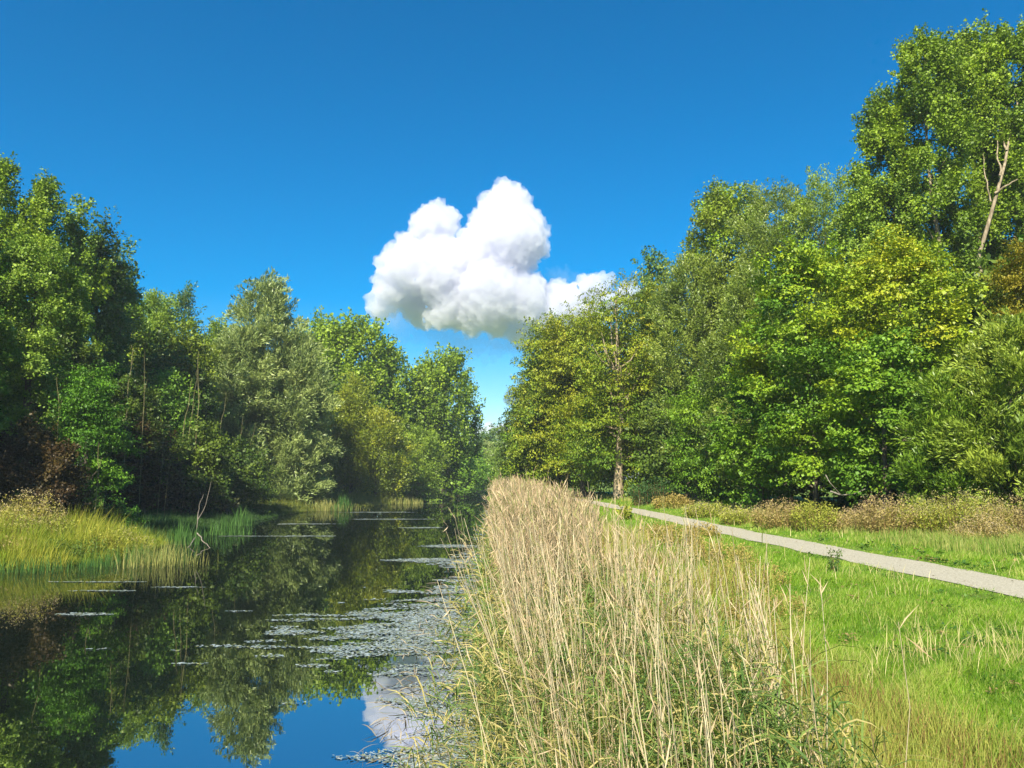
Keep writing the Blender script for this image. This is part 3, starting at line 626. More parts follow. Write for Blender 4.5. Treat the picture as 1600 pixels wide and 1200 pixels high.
rng = np.random.default_rng(306)
nc_ = 420; hx, hy = scatter(rng, nc_, 3.9, 26, lambda y: (rb(y) + 2.4, np.minimum(y * 0.68 + 1.5, 16)), 1.5)
q_ = rng.integers(0, nc_, 9000); rr_ = rng.uniform(.3, 1.6, nc_)[q_]
x = hx[q_] + rng.normal(size=9000) * .09 * rr_; y = hy[q_] + rng.normal(size=9000) * .09 * rr_; k = np.abs(x - path_c(y)) > .85; x, y, q_ = x[k], y[k], q_[k]; n = len(x)
L = rng.uniform(.022, .05, n) * np.clip(y / 8, .8, 2.2); hc = mixc((.04, .11, .02), (.13, .24, .03), rng.random(nc_)); hc[rng.random(nc_) < .2] = (.30, .22, .09)
tag(leaves('meadow_herbs', np.stack([x, y, gz(x, y) + rng.uniform(.02, .09, n)], -1), unit(rdir(rng, n) * [1, 1, .3]), unit(rdir(rng, n) * .5 + [0, 0, 1.]), L, L * .7, hc[q_] * rng.uniform(.8, 1.2, (n, 1)), M_BLADE), 'low broad-leaved herbs growing in the sward', 'herbs', kind='stuff')
n = 260; y = 8 + 60 * rng.random(n) ** 1.6; e_ = rng.random(n) < .6; x = path_c(y) + np.where(e_, np.sign(rng.normal(size=n)) * rng.uniform(.45, .8, n), rng.uniform(-.7, .7, n))
L = rng.uniform(.025, .06, n); tag(leaves('fallen_leaves', np.stack([x, y, gz(x, y) + .018 + .01 * rng.random(n)], -1), unit(rdir(rng, n) * [1, 1, .15]), unit(rdir(rng, n) * .3 + [0, 0, 1.]), L, L * .7, mixc((.10, .08, .03), (.34, .24, .08), rng.random(n)), M_LEAF), 'small brown fallen leaves littering the path', 'fallen leaves', kind='stuff')
rng = np.random.default_rng(305)
x, y = scatter(rng, 9000, 3.8, 40, lambda y: (rb(y) + 2.0, np.minimum(y * 0.68 + 2.5, 20)), 1.5)
k = (np.abs(x - path_c(y)) > 1.0) & (vnoise(x, y, 1.5, 35) + .3 * vnoise(x, y, 4, 36) > rng.uniform(.1, 1.0, len(x))); x, y = x[k], y[k]
lean = np.stack([rng.normal(size=len(x)) * .35, rng.normal(size=len(x)) * .3, np.zeros(len(x))], -1)
tag(blades('seed_stalks', np.stack([x, y, gz(x, y)], -1), rng.uniform(.18, .36, len(x)), .005 * np.clip(y / 7, .8, 4), lean, mixc((.40, .36, .12), (.66, .56, .28), rng.random(len(x))), M_REED, rng=rng), 'pale seeding stalks scattered through the green sward', 'grass', kind='stuff')

# brown dock and sedge thicket on the verge right of the reeds
def thicket(px, py_b, w, d, h, n, cols, seed, label, name='wild_plant', cat='wild plant', group=None, Y=None, leafL=.06, head=None, stemc=(0.22, 0.13, 0.06)):
    """a clump of upright stalks with small leaves; base centre seen at pixel px, at distance Y"""
    rng = np.random.default_rng(seed)
    X = (px - 800) / F * Y / math.cos(0) if py_b is None else None
    X = float(P(px, 760, Y)[0]); z0 = float(gz(X, Y))
    o = empty(name, (X, Y, z0), label, cat, group)
    ns = max(int(n / 22), 12)
    r = np.sqrt(rng.random(ns)); a = rng.uniform(0, 2 * np.pi, ns)
    bx, by = r * np.cos(a) * w, r * np.sin(a) * d
    hh = h * (1 - .45 * r ** 2) * rng.uniform(.7, 1.08, ns)
    base = np.stack([bx, by, gz(X + bx, Y + by) - z0 - .02], -1)
    lean = np.stack([bx / w * .22 + rng.normal(size=ns) * .1, by / d * .15 + rng.normal(size=ns) * .1, np.zeros(ns)], -1)
    sc = np.clip(Y / 25, .5, 3)
    st = blades('stalks', base, hh, np.full(ns, .012 * sc), lean, np.tile(stemc, (ns, 1)) * rng.uniform(.7, 1.3, (ns, 1)), M_REED, o, kind=None, rng=rng)
    si = rng.integers(0, ns, n); t = rng.uniform(.08, 1.0, n) ** .8
    pos = base[si] + np.array([0, 0, 1.]) * (t * hh[si])[:, None] + lean[si] * (t ** 1.3 * hh[si])[:, None] + rng.normal(size=(n, 3)) * .05 * sc
    ax = unit(rdir(rng, n) + [0, 0, .5]); L = leafL * sc * rng.uniform(.7, 1.5, n)
    x_ = np.clip(t * .75 + .3 * rng.random(n), 0, .999) * (len(cols) - 1); i0 = x_.astype(int); f = (x_ - i0)[:, None]; CA = np.array(cols)
    c = (CA[i0] * (1 - f) + CA[np.minimum(i0 + 1, len(cols) - 1)] * f) * rng.uniform(.8, 1.2, (n, 1))
    leaves('leaves', pos, ax, unit(rdir(rng, n) + [0, -.2, .8]), L, L * .5, c, M_BLADE, o)
    if head is not None:
        nh = ns * 9; hi = rng.integers(0, ns, nh)
        tp = base + np.array([0, 0, 1.]) * hh[:, None] + lean * hh[:, None]
        pp = tp[hi] + rng.normal(size=(nh, 3)) * [.07 * sc, .07 * sc, .05 * sc]
        Lh = .026 * sc * rng.uniform(.7, 1.4, nh)
        leaves('seed_heads', pp, rdir(rng, nh), rdir(rng, nh), Lh, Lh * .8, np.tile(head, (nh, 1)) * rng.uniform(.8, 1.15, (nh, 1)), M_REED, o)
    return o
C_BROWN = [(0.20, 0.26, 0.04), (0.34, 0.29, 0.06), (0.46, 0.34, 0.12)]
C_YG = [(0.16, 0.22, 0.03), (0.28, 0.32, 0.035), (0.42, 0.42, 0.07)]
C_RB = [(0.20, 0.22, 0.05), (0.34, 0.27, 0.08), (0.48, 0.38, 0.15)]
VG = 'brown weed clumps on the verge right of the reeds'
for k, (px, Y, w, d, h, n, lb_) in enumerate([(1150, 13.5, .75, 1.3, .5, 3600, 'largest brown weed clump, halfway up the verge'), (1185, 10.8, .55, .9, .42, 2200, 'brown weed clump nearest the camera beside the reeds'),
                                 (1110, 17, .8, 1.6, .55, 3200, 'brown weed clump above the largest one'), (1095, 23, .5, .5, .55, 1500, 'small dark brown dock clump below the path'), (1040, 22, .8, 2.0, .6, 3200, 'faded yellow-brown weed clump behind the dry reeds')]):
    thicket(px, None, w, d, h, n, C_BROWN, 400 + k, lb_, group=VG, Y=Y)
WG = 'tall weed clumps along the foot of the right-hand trees'
for k, (px, Y, w, h, n, cl, hd, lb_) in enumerate([
    (1590, 22.5, 1.2, 1.35, 5000, C_RB, (.44, .36, .19), 'tall brown weeds with pale seed heads at the right edge'), (1500, 23.5, 1.3, 1.50, 6500, C_YG, (.46, .40, .20), 'tallest yellow-brown weeds under the feathery willow bush'),
    (1430, 24.2, .9, 1.25, 4200, C_YG, (.42, .38, .18), 'yellow-green weeds with reddish stalks under the dark bush'), (1378, 24.2, .8, 1.35, 4200, C_RB, (.42, .30, .18), 'pinkish-brown seeding weeds right of the dark maple boughs'),
    (1325, 26.0, .7, .8, 2400, C_RB, (.45, .33, .2), 'low brown weeds below the crooked pale twig'), (1272, 26.5, .65, 1.15, 3400, C_YG, None, 'bright yellow-green bushy weed below the big maple'),
    (1215, 28.0, .85, 1.05, 3200, C_RB, (.38, .28, .15), 'rosy brown weeds left of the yellow-green bushy weed'), (1160, 31, .9, .75, 2400, C_YG, (.45, .38, .2), 'low yellowish weeds under the small green tree'),
    (1105, 36, 1.0, .7, 2200, C_YG, (.42, .34, .2), 'low weeds at the far end of the weed band'), (1535, 21.8, .8, .75, 2400, C_RB, (.5, .4, .25), 'short brown weeds in front of the tallest weeds'),
    (1050, 46, 1.1, .9, 2000, C_BROWN, None, 'brownish low bush right of the pale trunk'), (1022, 52, 1.6, 1.9, 3500, [(.03,.07,.02),(.05,.11,.03),(.07,.15,.04)], None, 'dark green bushy plant at the foot of the pale trunk')]):
    thicket(px, None, w, .9, h, n, cl, 430 + k, lb_, 'tall_weed', 'weed', WG, Y, head=hd)
thicket(1297, None, .07, .07, .60, 220, [(.09, .19, .04), (.12, .22, .06), (.18, .20, .08)], 460, 'single dark upright weed standing against the path edge', 'verge_weed', 'weed', None, 14.6, leafL=.09)
thicket(975, None, .25, .25, .8, 300, C_YG, 461, 'small leafy weed at the near edge of the path beyond the reeds', 'verge_weed', 'weed', None, 34, leafL=.09)

# rough grass band under the weeds
rng = np.random.default_rng(302)
x, y = scatter(rng, 60000, 18, 75, lambda y: (path_c(y) + 2.2, path_c(y) + 9), 1.3)
k = rng.random(len(x)) < np.clip((x - path_c(y) - 2.4) / 2.2 + .35 * vnoise(x, y, 1.2, 5), 0, 1); x, y = x[k], y[k]
c = mixc((0.16, 0.28, 0.03), (0.46, 0.42, 0.14), rng.random(len(x)) + .3 * vnoise(x, y, .8, 6))
lean = np.stack([rng.normal(size=len(x)) * .2, rng.normal(size=len(x)) * .2, np.zeros(len(x))], -1)
tag(blades('rough_grass', np.stack([x, y, gz(x, y)], -1), rng.uniform(.14, .42, len(x)), .009 * y / 10, lean, c, rng=rng), 'yellowed rough grass at the foot of the right-hand trees', 'grass', kind='stuff')

# ---- sunlit mound and bank grass on the left
rng = np.random.default_rng(303)
y = rng.uniform(25, 140, 120000) ; y = 24 + (y - 24) ** 1 * (rng.random(len(y)) ** .8)
dl = rng.random(len(y)) ** 1.3 * np.where(y < 36, 9, 7) - .25; x = lb(y) - dl
mound = np.exp(-((x + 19.0) / 3.2) ** 2 - ((y - 31.0) / 3.2) ** 2)
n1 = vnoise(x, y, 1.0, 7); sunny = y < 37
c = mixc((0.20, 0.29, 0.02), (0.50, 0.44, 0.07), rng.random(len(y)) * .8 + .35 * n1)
c2 = mixc((0.025, 0.07, 0.018), (0.07, 0.14, 0.03), rng.random(len(y))); f = np.clip((y - 35) / 4 + .4 * n1, 0, 1)[:, None]  # shade along the left bank put into darker, bluer blade colours
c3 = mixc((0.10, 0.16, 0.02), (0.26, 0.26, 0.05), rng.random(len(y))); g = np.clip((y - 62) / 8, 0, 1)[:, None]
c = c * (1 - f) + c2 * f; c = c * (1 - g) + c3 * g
H = (0.55 + .25 * n1 + .22 * vnoise(x, y, 3.5, 41)) * rng.uniform(.6, 1.2, len(y)) * np.clip(dl * .5 + .6, .5, 1) + .5 * mound
H = H * np.interp(y, [33, 37, 60, 68], [1, .55, .55, .9]) * np.exp(.25 * rng.normal(size=len(y)))
lean = np.stack([rng.normal(size=len(x)) * .25 + .15, rng.normal(size=len(x)) * .2, np.zeros(len(x))], -1)
tag(blades('bank_grass', np.stack([x, y, gz(x, y)], -1), np.clip(H, .2, 1.6), .020 * np.clip(y / 30, 1, 3), lean, c, rng=rng), 'golden and green rough grass covering the left bank', 'grass', kind='stuff')
thicket(45, None, 1.2, .9, 2.0, 4200, [(.16, .2, .03), (.30, .28, .05), (.42, .36, .08)], 470, 'tall golden plant with pale seed heads topping the left mound', 'golden_plant', 'wild plant', None, 30.5, head=(.62, .50, .25))
thicket(10, None, 1.0, .8, 1.35, 3000, C_YG, 471, 'golden-green plant at the left edge of the mound', 'golden_plant', 'wild plant', None, 29, head=(.55, .45, .2))
thicket(175, None, .9, .7, 1.0, 2200, C_YG, 472, 'yellow-green plant at the right end of the mound', 'golden_plant', 'wild plant', None, 29.5)

for k, (px, Y, w, h, n, cl, hd, lb_) in enumerate([(75, 30.0, .9, 1.3, 2200, C_YG, (.5, .42, .2), 'golden weed right of the tallest golden plant'), (118, 31.0, 1.0, 1.05, 2000, C_YG, None, 'yellow weed in the middle of the mound'),
      (150, 28.6, .6, .75, 1100, [(.07, .15, .03), (.12, .22, .04), (.2, .28, .05)], None, 'fresh green weed low on the mound near the water'), (95, 28.0, .8, .6, 1500, [(.05, .10, .02), (.09, .16, .03), (.16, .22, .04)], None, 'dark green low weed in the hollow of the mound'),
      (30, 27.6, .7, .65, 1300, C_RB, None, 'reddish brown low weed at the left edge by the water'), (205, 31, .8, .9, 1400, C_YG, (.45, .38, .2), 'tawny weed at the right shoulder of the mound')]):
    thicket(px, None, w, .6, h, n, cl, 540 + k, lb_, 'mound_weed', 'weed', 'weeds on the sunlit mound', Y, head=hd)
# water plants: upright green blades standing in the water
def sedge(px, Y, w, d, h, n, c1, c2, seed, label, group='clumps of water sedge along the left bank'):
    rng = np.random.default_rng(seed); X = float(P(px, 800, Y)[0])
    o = empty('water_sedge', (X, Y, WATER_Z), label, 'water plant', group)
    a = rng.normal(size=n) * w * .5; b = rng.normal(size=n) * d * .5
    lean = np.stack([rng.normal(size=n) * .16, rng.normal(size=n) * .16, np.zeros(n)], -1)
    blades('leaves', np.stack([a, b, np.full(n, -.05)], -1), h * .8 * rng.uniform(.3, 1.15, n) * np.exp(-(a / w) ** 2 * .6), np.full(n, .018 * Y / 30), lean, mixc(c1, c2, rng.random(n)), M_BLADE, o, kind=None, rng=rng)
GRN = ((.05, .14, .03), (.13, .26, .05)); YL = ((.16, .2, .04), (.45, .42, .14))
for k, (px, Y, w, d, h, n, cc, lb_) in enumerate([
    (255, 27.5, 1.6, 1.2, 1.15, 420, YL, 'pale yellowish sedge clump in the water right of the mound'), (215, 28.5, 1.3, 1.0, .95, 320, GRN, 'green sedge clump beside the pale yellowish one'),
    (290, 36, .9, .8, 1.6, 260, GRN, 'bright green upright sedge left of the dead branch'), (205, 36, 1.6, 1.2, 1.5, 380, ((.04, .12, .04), (.09, .2, .07)), 'bluish green sedge behind the mound in the shade'),
    (352, 42, 1.2, .8, 1.4, 200, GRN, 'thin sedge tuft in the water right of the dead branch'), (378, 50, .7, .6, 1.7, 120, GRN, 'feathery tall green stalks standing in dark water'),
    (240, 43, 2.4, 1.0, 1.6, 420, ((.04, .12, .05), (.08, .18, .08)), 'blue-green reeds in shade under the maroon shrub'),
    (508, 74, 2.8, 1.5, 1.5, 420, YL, 'yellow sedge clump jutting into the canal mid-way'), (535, 74, .9, .8, 2.0, 160, GRN, 'bright green sedge at the right end of the yellow clump'),
    (60, 25.5, 1.6, .6, .8, 260, GRN, 'drooping green sedge at the water under the mound'), (150, 27, 1.2, .6, .7, 200, GRN, 'short green sedge at the mound foot'),
    (620, 94, 4, 1.5, 1.2, 420, YL, 'yellow-green sedge fringe under the golden-green tree'), (720, 124, 3.2, 2, 1.6, 420, YL, 'yellow reeds at the canal end beside the fallen branch'), (748, 132, 3, 2, 1.5, 360, GRN, 'green reeds closing the canal end')]):
    sedge(px, Y, w, d, h, n, cc[0], cc[1], 480 + k, lb_)

# ------------------------------------------------------------------ reeds
def reed_stems(name, x, y, z, H, r, lean, col, parent=None, kind='stuff', rng=None):
    """three-sided tapering stalks, gently bent"""
    n = len(x); rng = rng or np.random.default_rng(1)
    t = np.array([0, .35, .7, 1.0]); V = np.zeros((n, 4, 3, 3))
    cur = rng.normal(size=(n, 2)) * .03
    a0 = rng.uniform(0, 2 * np.pi, n)
    for i, tt in enumerate(t):
        cxy = np.stack([x, y], -1) + lean * (tt * H)[:, None] + cur * (np.sin(tt * np.pi) * H)[:, None]
        rr = r * (1 - .6 * tt)
        for j in range(3):
            a = a0 + j * 2 * np.pi / 3
            V[:, i, j, 0] = cxy[:, 0] + np.cos(a) * rr; V[:, i, j, 1] = cxy[:, 1] + np.sin(a) * rr
            V[:, i, j, 2] = z + H * tt * np.sqrt(np.clip(1 - (lean ** 2).sum(1), .3, 1))
    fs = []
    for i in range(3):
        for j in range(3): fs.append([i * 3 + j, i * 3 + (j + 1) % 3, i * 3 + 3 + (j + 1) % 3, i * 3 + 3 + j])
    Fc = (np.arange(n)[:, None, None] * 12 + np.array(fs)[None]).reshape(-1, 4)
    o = mesh_from(name, V.reshape(-1, 3), [Fc], M_REED, col=[np.repeat(col, 9, 0)], parent=parent)
    if kind: o['kind'] = kind
    tips = np.stack([x + lean[:, 0] * H, y + lean[:, 1] * H, z + H * np.sqrt(np.clip(1 - (lean ** 2).sum(1), .3, 1))], -1)
    return o, tips
def reed_right(y): return rb(y) + np.interp(y, [3, 6, 10, 20, 40, 70], [1.75, 2.05, 2.4, 2.9, 3.2, 3.4])

rng = np.random.default_rng(310)
NS = 13000
x, y = scatter(rng, NS, 3.3, 78, lambda y: (rb(y) - .25, reed_right(y)), 1.25)
x = x + np.where(rng.random(NS) < .5, rng.normal(size=NS) * .28, 0)
frac = (x - rb(y)) / (reed_right(y) - rb(y))
n1 = vnoise(x, y, 1.3, 9)
keep = rng.random(NS) < np.clip(np.interp(y, [3, 6, 9, 13, 18], [.02, .03, .055, .16, .62]) * (1.2 - 1.2 * frac ** 1.3 + 1.3 * n1), 0.02, 1)
x, y, frac, n1 = x[keep], y[keep], frac[keep], n1[keep]; n = len(x)
zb = np.maximum(gz(x, y), WATER_Z - .1)
top = np.interp(y, [3, 6, 12, 25, 50], [.55, .80, 1.12, 1.55, 1.7]) - .55 * np.exp(-np.clip(frac, 0, 1) / .10) - .55 * frac ** 1.5 * np.interp(y, [5, 30], [.6, 1])
top = top + .24 * n1 + rng.normal(size=n) * .13
tall = rng.random(n) < .03; top[tall] += .3
H = np.clip(top - zb, .6, 3.0)
r = .0042 * np.clip(y / 9, .9, 4.5) * rng.uniform(.7, 1.3, n)
lean = np.stack([-.01 - .10 * (1 - frac) + .10 * np.clip(frac - .7, 0, 1) + rng.normal(size=n) * .10 + .09 * vnoise(x, y, 2.2, 51), rng.normal(size=n) * .11], -1)
stray = rng.random(n) < .05; lean[stray] += rng.normal(size=(stray.sum(), 2)) * .22
x = x - lean[:, 0] * H * .35
c = mixc((0.34, 0.25, 0.13), (0.72, 0.60, 0.38), rng.random(n)) * rng.uniform(.8, 1.1, (n, 1))
c *= (1 + .38 * vnoise(x, y, 1.9, 52))[:, None] * np.array([1, .97, .95]); gr = rng.random(n) < .16; c[gr] = mixc((.14, .20, .05), (.30, .32, .10), rng.random(gr.sum()))
# the long bright stalks that stand up out of the near end of the bed, in loose leaning bunches
NL_ = 190; nb_ = 40; by_ = 3.9 + 6.5 * rng.random(nb_) ** 1.1; bx_ = rb(by_) + .1 + (reed_right(by_) - rb(by_) - .1) * rng.random(nb_) ** 1.25; bl_ = rng.normal(size=(nb_, 2)) * [.09, .07] + [-.05, 0]
bl_[:, 0] -= .22 * np.clip(1 - (bx_ - rb(by_)) / .9, 0, 1)
q_ = rng.integers(0, nb_, NL_); x2 = bx_[q_] + rng.normal(size=NL_) * .10; y2 = by_[q_] + rng.normal(size=NL_) * .22
l2 = bl_[q_] + rng.normal(size=(NL_, 2)) * .07; z2 = np.maximum(gz(x2, y2), WATER_Z); t2 = np.interp(y2, [3.5, 6, 10], [.75, 1.05, 1.35]) + rng.normal(size=NL_) * .14
z2 = z2; H2 = np.clip(t2 - z2, .8, 2.9); c2_ = mixc((.58, .47, .28), (.80, .70, .46), rng.random(NL_))
x = np.concatenate([x, x2]); y = np.concatenate([y, y2]); zb = np.concatenate([zb, z2]); H = np.concatenate([H, H2]); r = np.concatenate([r, .0056 * rng.uniform(.7, 1.25, NL_)])
lean = np.concatenate([lean, l2]); c = np.concatenate([c, c2_]); n = len(x)
_, tips = reed_stems('reed_bed', x, y, zb, H, r, lean, c, rng=rng)
tag(bpy.data.objects['reed_bed'], 'dense bed of dry tan reed stalks along the right bank of the canal', 'reeds', kind='stuff')
# plumes, dry sheaths and hanging dead leaves on the stalks
NP = 26000
si = rng.integers(0, n, NP); tt = rng.uniform(.25, 1.0, NP)
hgt = H[si] * tt
pos = np.stack([x[si] + lean[si, 0] * hgt, y[si] + lean[si, 1] * hgt, zb[si] + hgt * .98], -1) + rng.normal(size=(NP, 3)) * .012
sc = np.clip(y[si] / 9, .8, 3.2)
ax = unit(np.stack([lean[si, 0] * 2, lean[si, 1] * 2, np.full(NP, 1.1)], -1) + .5 * rdir(rng, NP)); dn = rng.random(NP) < .3; ax[dn, 2] *= -.6
Lr = rng.uniform(.08, .26, NP) * np.clip(sc, 1, 1.6)
c = mixc((.36, .25, .13), (.62, .49, .30), rng.random(NP)); k = rng.random(NP) < .25; c[k] = mixc((.16, .19, .05), (.34, .33, .11), rng.random(k.sum()))
o = leaves('reed_litter', pos, ax, rdir(rng, NP), Lr, .010 * sc, c, M_REED); tag(o, 'dry dead leaves and sheaths hanging on the reed stalks', 'reeds', kind='stuff')

# green reed leaves low in the bed and leaning over the water
def arcs(name, pos, az, H, L, W, col, mat, rng, parent=None):
    n = len(pos); d = np.stack([np.cos(az), np.sin(az), np.zeros(n)], -1); s = np.stack([-np.sin(az), np.cos(az), np.zeros(n)], -1)
    tw = rng.normal(size=n) * .5; s = s * np.cos(tw)[:, None] + np.array([0, 0, 1.]) * np.sin(tw)[:, None]
    V = []
    for t, w in [(0, .5), (.3, 1), (.6, .85), (.85, .45), (1, .04)]:
        p = pos + d * (L * t)[:, None] + np.array([0, 0, 1.]) * (H * (1.9 * t - 1.35 * t * t))[:, None]
        V += [p - s * (W * w / 2)[:, None], p + s * (W * w / 2)[:, None]]
    V = np.stack(V, 1).reshape(-1, 3)
    Fc = (np.arange(n)[:, None, None] * 10 + np.array([[0, 1, 3, 2], [2, 3, 5, 4], [4, 5, 7, 6], [6, 7, 9, 8]])[None]).reshape(-1, 4)
    return mesh_from(name, V, [Fc], mat, col=[np.repeat(col, 4, 0)], parent=parent)
rng = np.random.default_rng(311)
NA = 34000
x, y = scatter(rng, NA, 4.1, 60, lambda y: (rb(y) - .45 - .35 * np.clip(np.sin(y * 1.9) + np.sin(y * 3.7), 0, 2), rb(y) + 1.75), 1.5)
fr = (x - rb(y)) / 1.8; n1 = vnoise(x, y, 1.7, 11)
k = rng.random(NA) < np.clip(.75 - .35 * fr + .5 * n1, .04, 1); x, y, fr = x[k], y[k], fr[k]; n = len(x)
zz = np.maximum(gz(x, y), WATER_Z) + rng.random(n) ** 1.2 * np.interp(y, [3, 8, 15], [.85, 1.1, .9])
az = rng.uniform(0, 2 * np.pi, n); lf = rng.random(n) < .15 + .28 * (fr < .25); az[lf] = np.pi + rng.normal(size=lf.sum()) * 1.1
c = mixc((.07, .14, .03), (.22, .31, .07), rng.random(n)); k = rng.random(n) < .24 + .25 * (fr < .22); c[k] = mixc((.32, .30, .07), (.58, .48, .20), rng.random(k.sum()))
o = arcs('reed_leaves', np.stack([x, y, zz], -1), az, rng.uniform(.04, .34, n), rng.uniform(.12, .46, n), rng.uniform(.007, .018, n) * np.clip(y / 9, .9, 2.5), c, M_BLADE, rng)
tag(o, 'long green and yellowing reed leaves low in the reed bed and over the water', 'reeds', kind='stuff')

# lone stalks that stand clear of the bed
def lone(px_b, py_b, px_t, py_t, Y, label):
    rng = np.random.default_rng(int(px_b * 7 + py_t)); q = P(px_t, py_t, Y); p = P(px_b, py_b, Y)
    zb_ = float(gz(p[0], Y)); d = (p - q) / max(q[2] - p[2], .05); b = q + d * (q[2] - zb_)
    o = empty('reed_stalk', b, label, 'reed stalk', 'lone dry stalks standing clear of the reed bed')
    pts = np.array([np.zeros(3), (q - b) * .35 + [.008, 0, 0], (q - b) * .7 + [-.006, 0, 0], q - b]); pts[0, 2] -= .05
    tubes('stem', [(pts, [.0052, .0048, .0036, .0018])], M_REED, o, 5, col=(.62, .52, .32))
    for t in rng.uniform(.3, .95, 4):
        arcs('leaf', ((q - b) * t)[None], rng.uniform(0, 6.28, 1), rng.uniform(.02, .08, 1), rng.uniform(.08, .18, 1), np.full(1, .008), np.array([(.5, .42, .24)]), M_REED, rng, o)
for a in [(1242, 1190, 1234, 912, 6.2, 'tallest lone straight dry stalk against the green sward'), (1150, 1130, 1208, 992, 5.6, 'slanting dry stalk crossing left of the tallest lone one'),
          (1205, 1080, 1246, 985, 6.0, 'short slanting stalk leaning right against the tallest lone one'), (1140, 1060, 1163, 945, 7.0, 'upright dry stalk left of the slanting one'),
          (1095, 1000, 1131, 898, 8.5, 'dry stalk tip over the brown weeds'), (1062, 960, 1070, 828, 9.5, 'dry stalk rising toward the path, right one of two'), (1000, 1000, 985, 845, 9, 'dry stalk rising toward the path, left one of two'),
          (940, 900, 918, 752, 14, 'tall thin stalk left of the pale trunk, tip above the path'), (885, 900, 888, 765, 13, 'dark thin stalk standing above the far reeds'), (985, 1200, 1000, 850, 5.5, 'long pale stalk rising from the bottom edge'),
          (1010, 1200, 930, 880, 5.0, 'long stalk leaning left from the bottom edge'), (1215, 1200, 1222, 1010, 5.2, 'short stalk in the bunch at the lower right of the reeds'), (1240, 1200, 1212, 1020, 5.2, 'left-leaning stalk in the bunch at the lower right of the reeds')]:
    lone(*a)

# ------------------------------------------------------------------ floating weed
def mat_scum():
    m, nt, b = mat_new('floating_weed')
    at = nt.nodes.new('ShaderNodeAttribute'); at.attribute_name = 'tint'
    nt.links.new(at.outputs['Color'], b.inputs['Base Color'])
    b.inputs['Roughness'].default_value = .28; b.inputs['Specular IOR Level'].default_value = 1.0
    return m
M_SCUM = mat_scum()
def dens(x, y):
    n1 = vnoise(x * .55, y * .8, 1.6, 21); n2 = vnoise(x * .8, y * 1.6, 3.2, 22)
    dr = rb(y) - x
    wdt = np.interp(y, [5, 8, 10, 13, 16, 22, 30, 50, 90], [0.9, 1.2, 2.0, 3.3, 3.2, 2.4, 1.4, 1.2, 1.0])
    band = np.interp(y + .5 * n1, [5, 8.2, 8.7, 9.2, 9.8, 10.6, 11.0, 13.2, 13.8, 15.6, 16.6, 17.2, 19.0, 20.5, 21.5, 23, 26, 28, 31, 33],
                     [-.2, -.2, .5, -.1, .6, .5, -.35, -.30, .7, .7, -.1, .45, .45, -.2, .6, .0, -.2, .5, .4, -.1])
    d = .75 - dr / wdt + .4 * n1 + .55 * n2 + band + .5 * np.clip(1 - dr / 1.0, 0, 1)
    for (cx_, cy_, rx, ry) in [(-9.6, 17.6, .75, .16), (-11, 21.2, 1.0, .12), (-9.3, 21.9, .8, .13), (-6.2, 18.0, .4, .08), (-9.6, 12.9, .4, .06), (-5.3, 13.0, .35, .05), (-12, 23.0, 1.4, .10),
                            (-11, 41, 2.4, .4), (-14.5, 52, 3.4, .6), (-9, 58, 3.5, .7), (-12, 70, 3.5, .9), (-14, 41, 1.5, .3), (-3.2, 29, 1.6, .8), (-2.8, 35, 1.4, .8), (-5.5, 48, 1.6, .6)]:
        q = ((x - cx_) / rx) ** 2 + ((y - cy_) / ry) ** 2
        d = np.maximum(d, 1.0 - q + .35 * n2)
    return d
rng = np.random.default_rng(320)
N = 1500000
x, y = scatter(rng, N, 4.5, 75, lambda y: (np.full_like(y, -15.5), rb(y) + .3), 1.7)
d = dens(x, y); k = rng.random(N) < np.clip(d * .7, 0, .45); x, y = x[k], y[k]
n = len(x); sz = .0105 * np.clip(y / 8, .7, 6) * rng.uniform(.6, 1.5, n)
a = rng.uniform(0, 2 * np.pi, n); V = []
for j in range(5):
    aa = a + j * 2 * np.pi / 5; V.append(np.stack([x + np.cos(aa) * sz * rng.uniform(.6, 1.3, n) * 1.5, y + np.sin(aa) * sz * rng.uniform(.6, 1.2, n), WATER_Z + .006 + .012 * rng.random(n)], -1))
Fc = np.arange(n * 5).reshape(-1, 5)
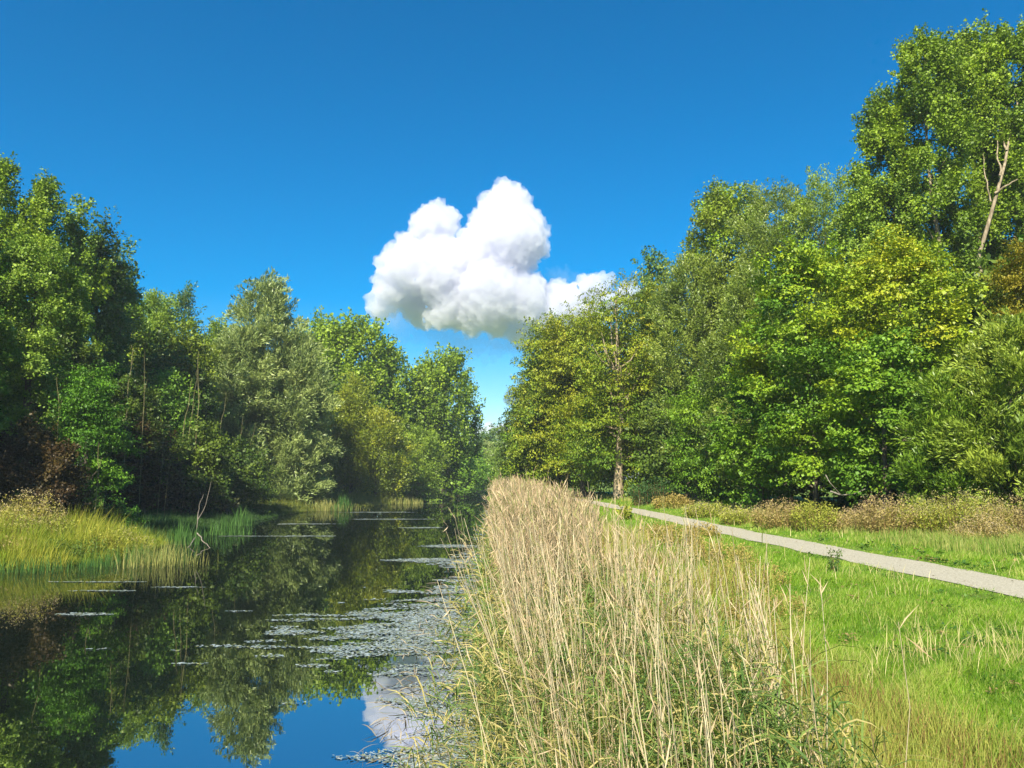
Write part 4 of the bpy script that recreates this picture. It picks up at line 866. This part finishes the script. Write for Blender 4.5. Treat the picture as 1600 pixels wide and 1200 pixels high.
c = mixc((.15, .20, .18), (.38, .43, .43), rng.random(n)); k = rng.random(n) < .2; c[k] = mixc((.15, .19, .06), (.32, .30, .12), rng.random(k.sum()))
tag(mesh_from('floating_weed', np.stack(V, 1).reshape(-1, 3), [Fc], M_SCUM, col=[c]), 'grey-green mats of floating weed and duckweed along the right side of the canal', 'floating weed', kind='stuff')
# broken dead reed stems lying on the water by the reeds
rng = np.random.default_rng(321)
n = 1000; x, y = scatter(rng, n, 4.6, 40, lambda y: (rb(y) - 1.8, rb(y) + .2), 1.5)
az = rng.uniform(0, 2 * np.pi, n); L = rng.uniform(.1, .45, n)
c = mixc((.16, .13, .09), (.50, .42, .28), rng.random(n))
o = arcs('drift_reeds', np.stack([x, y, np.full(n, WATER_Z + .012)], -1), az, rng.uniform(.0, .12, n), L, rng.uniform(.006, .014, n) * np.clip(y / 8, 1, 3), c, M_REED, rng)
tag(o, 'broken dead reed bits lying on the water beside the reed bed', 'drift', kind='stuff')

# ------------------------------------------------------------------ haze
def haze():
    m = bpy.data.materials.new('haze'); m.use_nodes = True; nt = m.node_tree
    for n_ in list(nt.nodes):
        if n_.type != 'OUTPUT_MATERIAL': nt.nodes.remove(n_)
    v = nt.nodes.new('ShaderNodeVolumePrincipled'); v.inputs['Density'].default_value = 0.0003
    v.inputs['Color'].default_value = (0.75, 0.87, 1.0, 1); v.inputs['Anisotropy'].default_value = 0.0
    nt.links.new(v.outputs[0], nt.nodes['Material Output'].inputs['Volume'])
    a, b, c, d, e, f = -4200, 4200, -60, 4300, -4.0, 42.0
    V = np.array([[a, c, e], [b, c, e], [b, d, e], [a, d, e], [a, c, f], [b, c, f], [b, d, f], [a, d, f]])
    Q = np.array([[0, 3, 2, 1], [4, 5, 6, 7], [0, 1, 5, 4], [1, 2, 6, 5], [2, 3, 7, 6], [3, 0, 4, 7]])
    o = mesh_from('haze', V, [Q], m); o['kind'] = 'stuff'; o['label'] = 'thin pale air softening the distant trees'; o['category'] = 'haze'
haze()
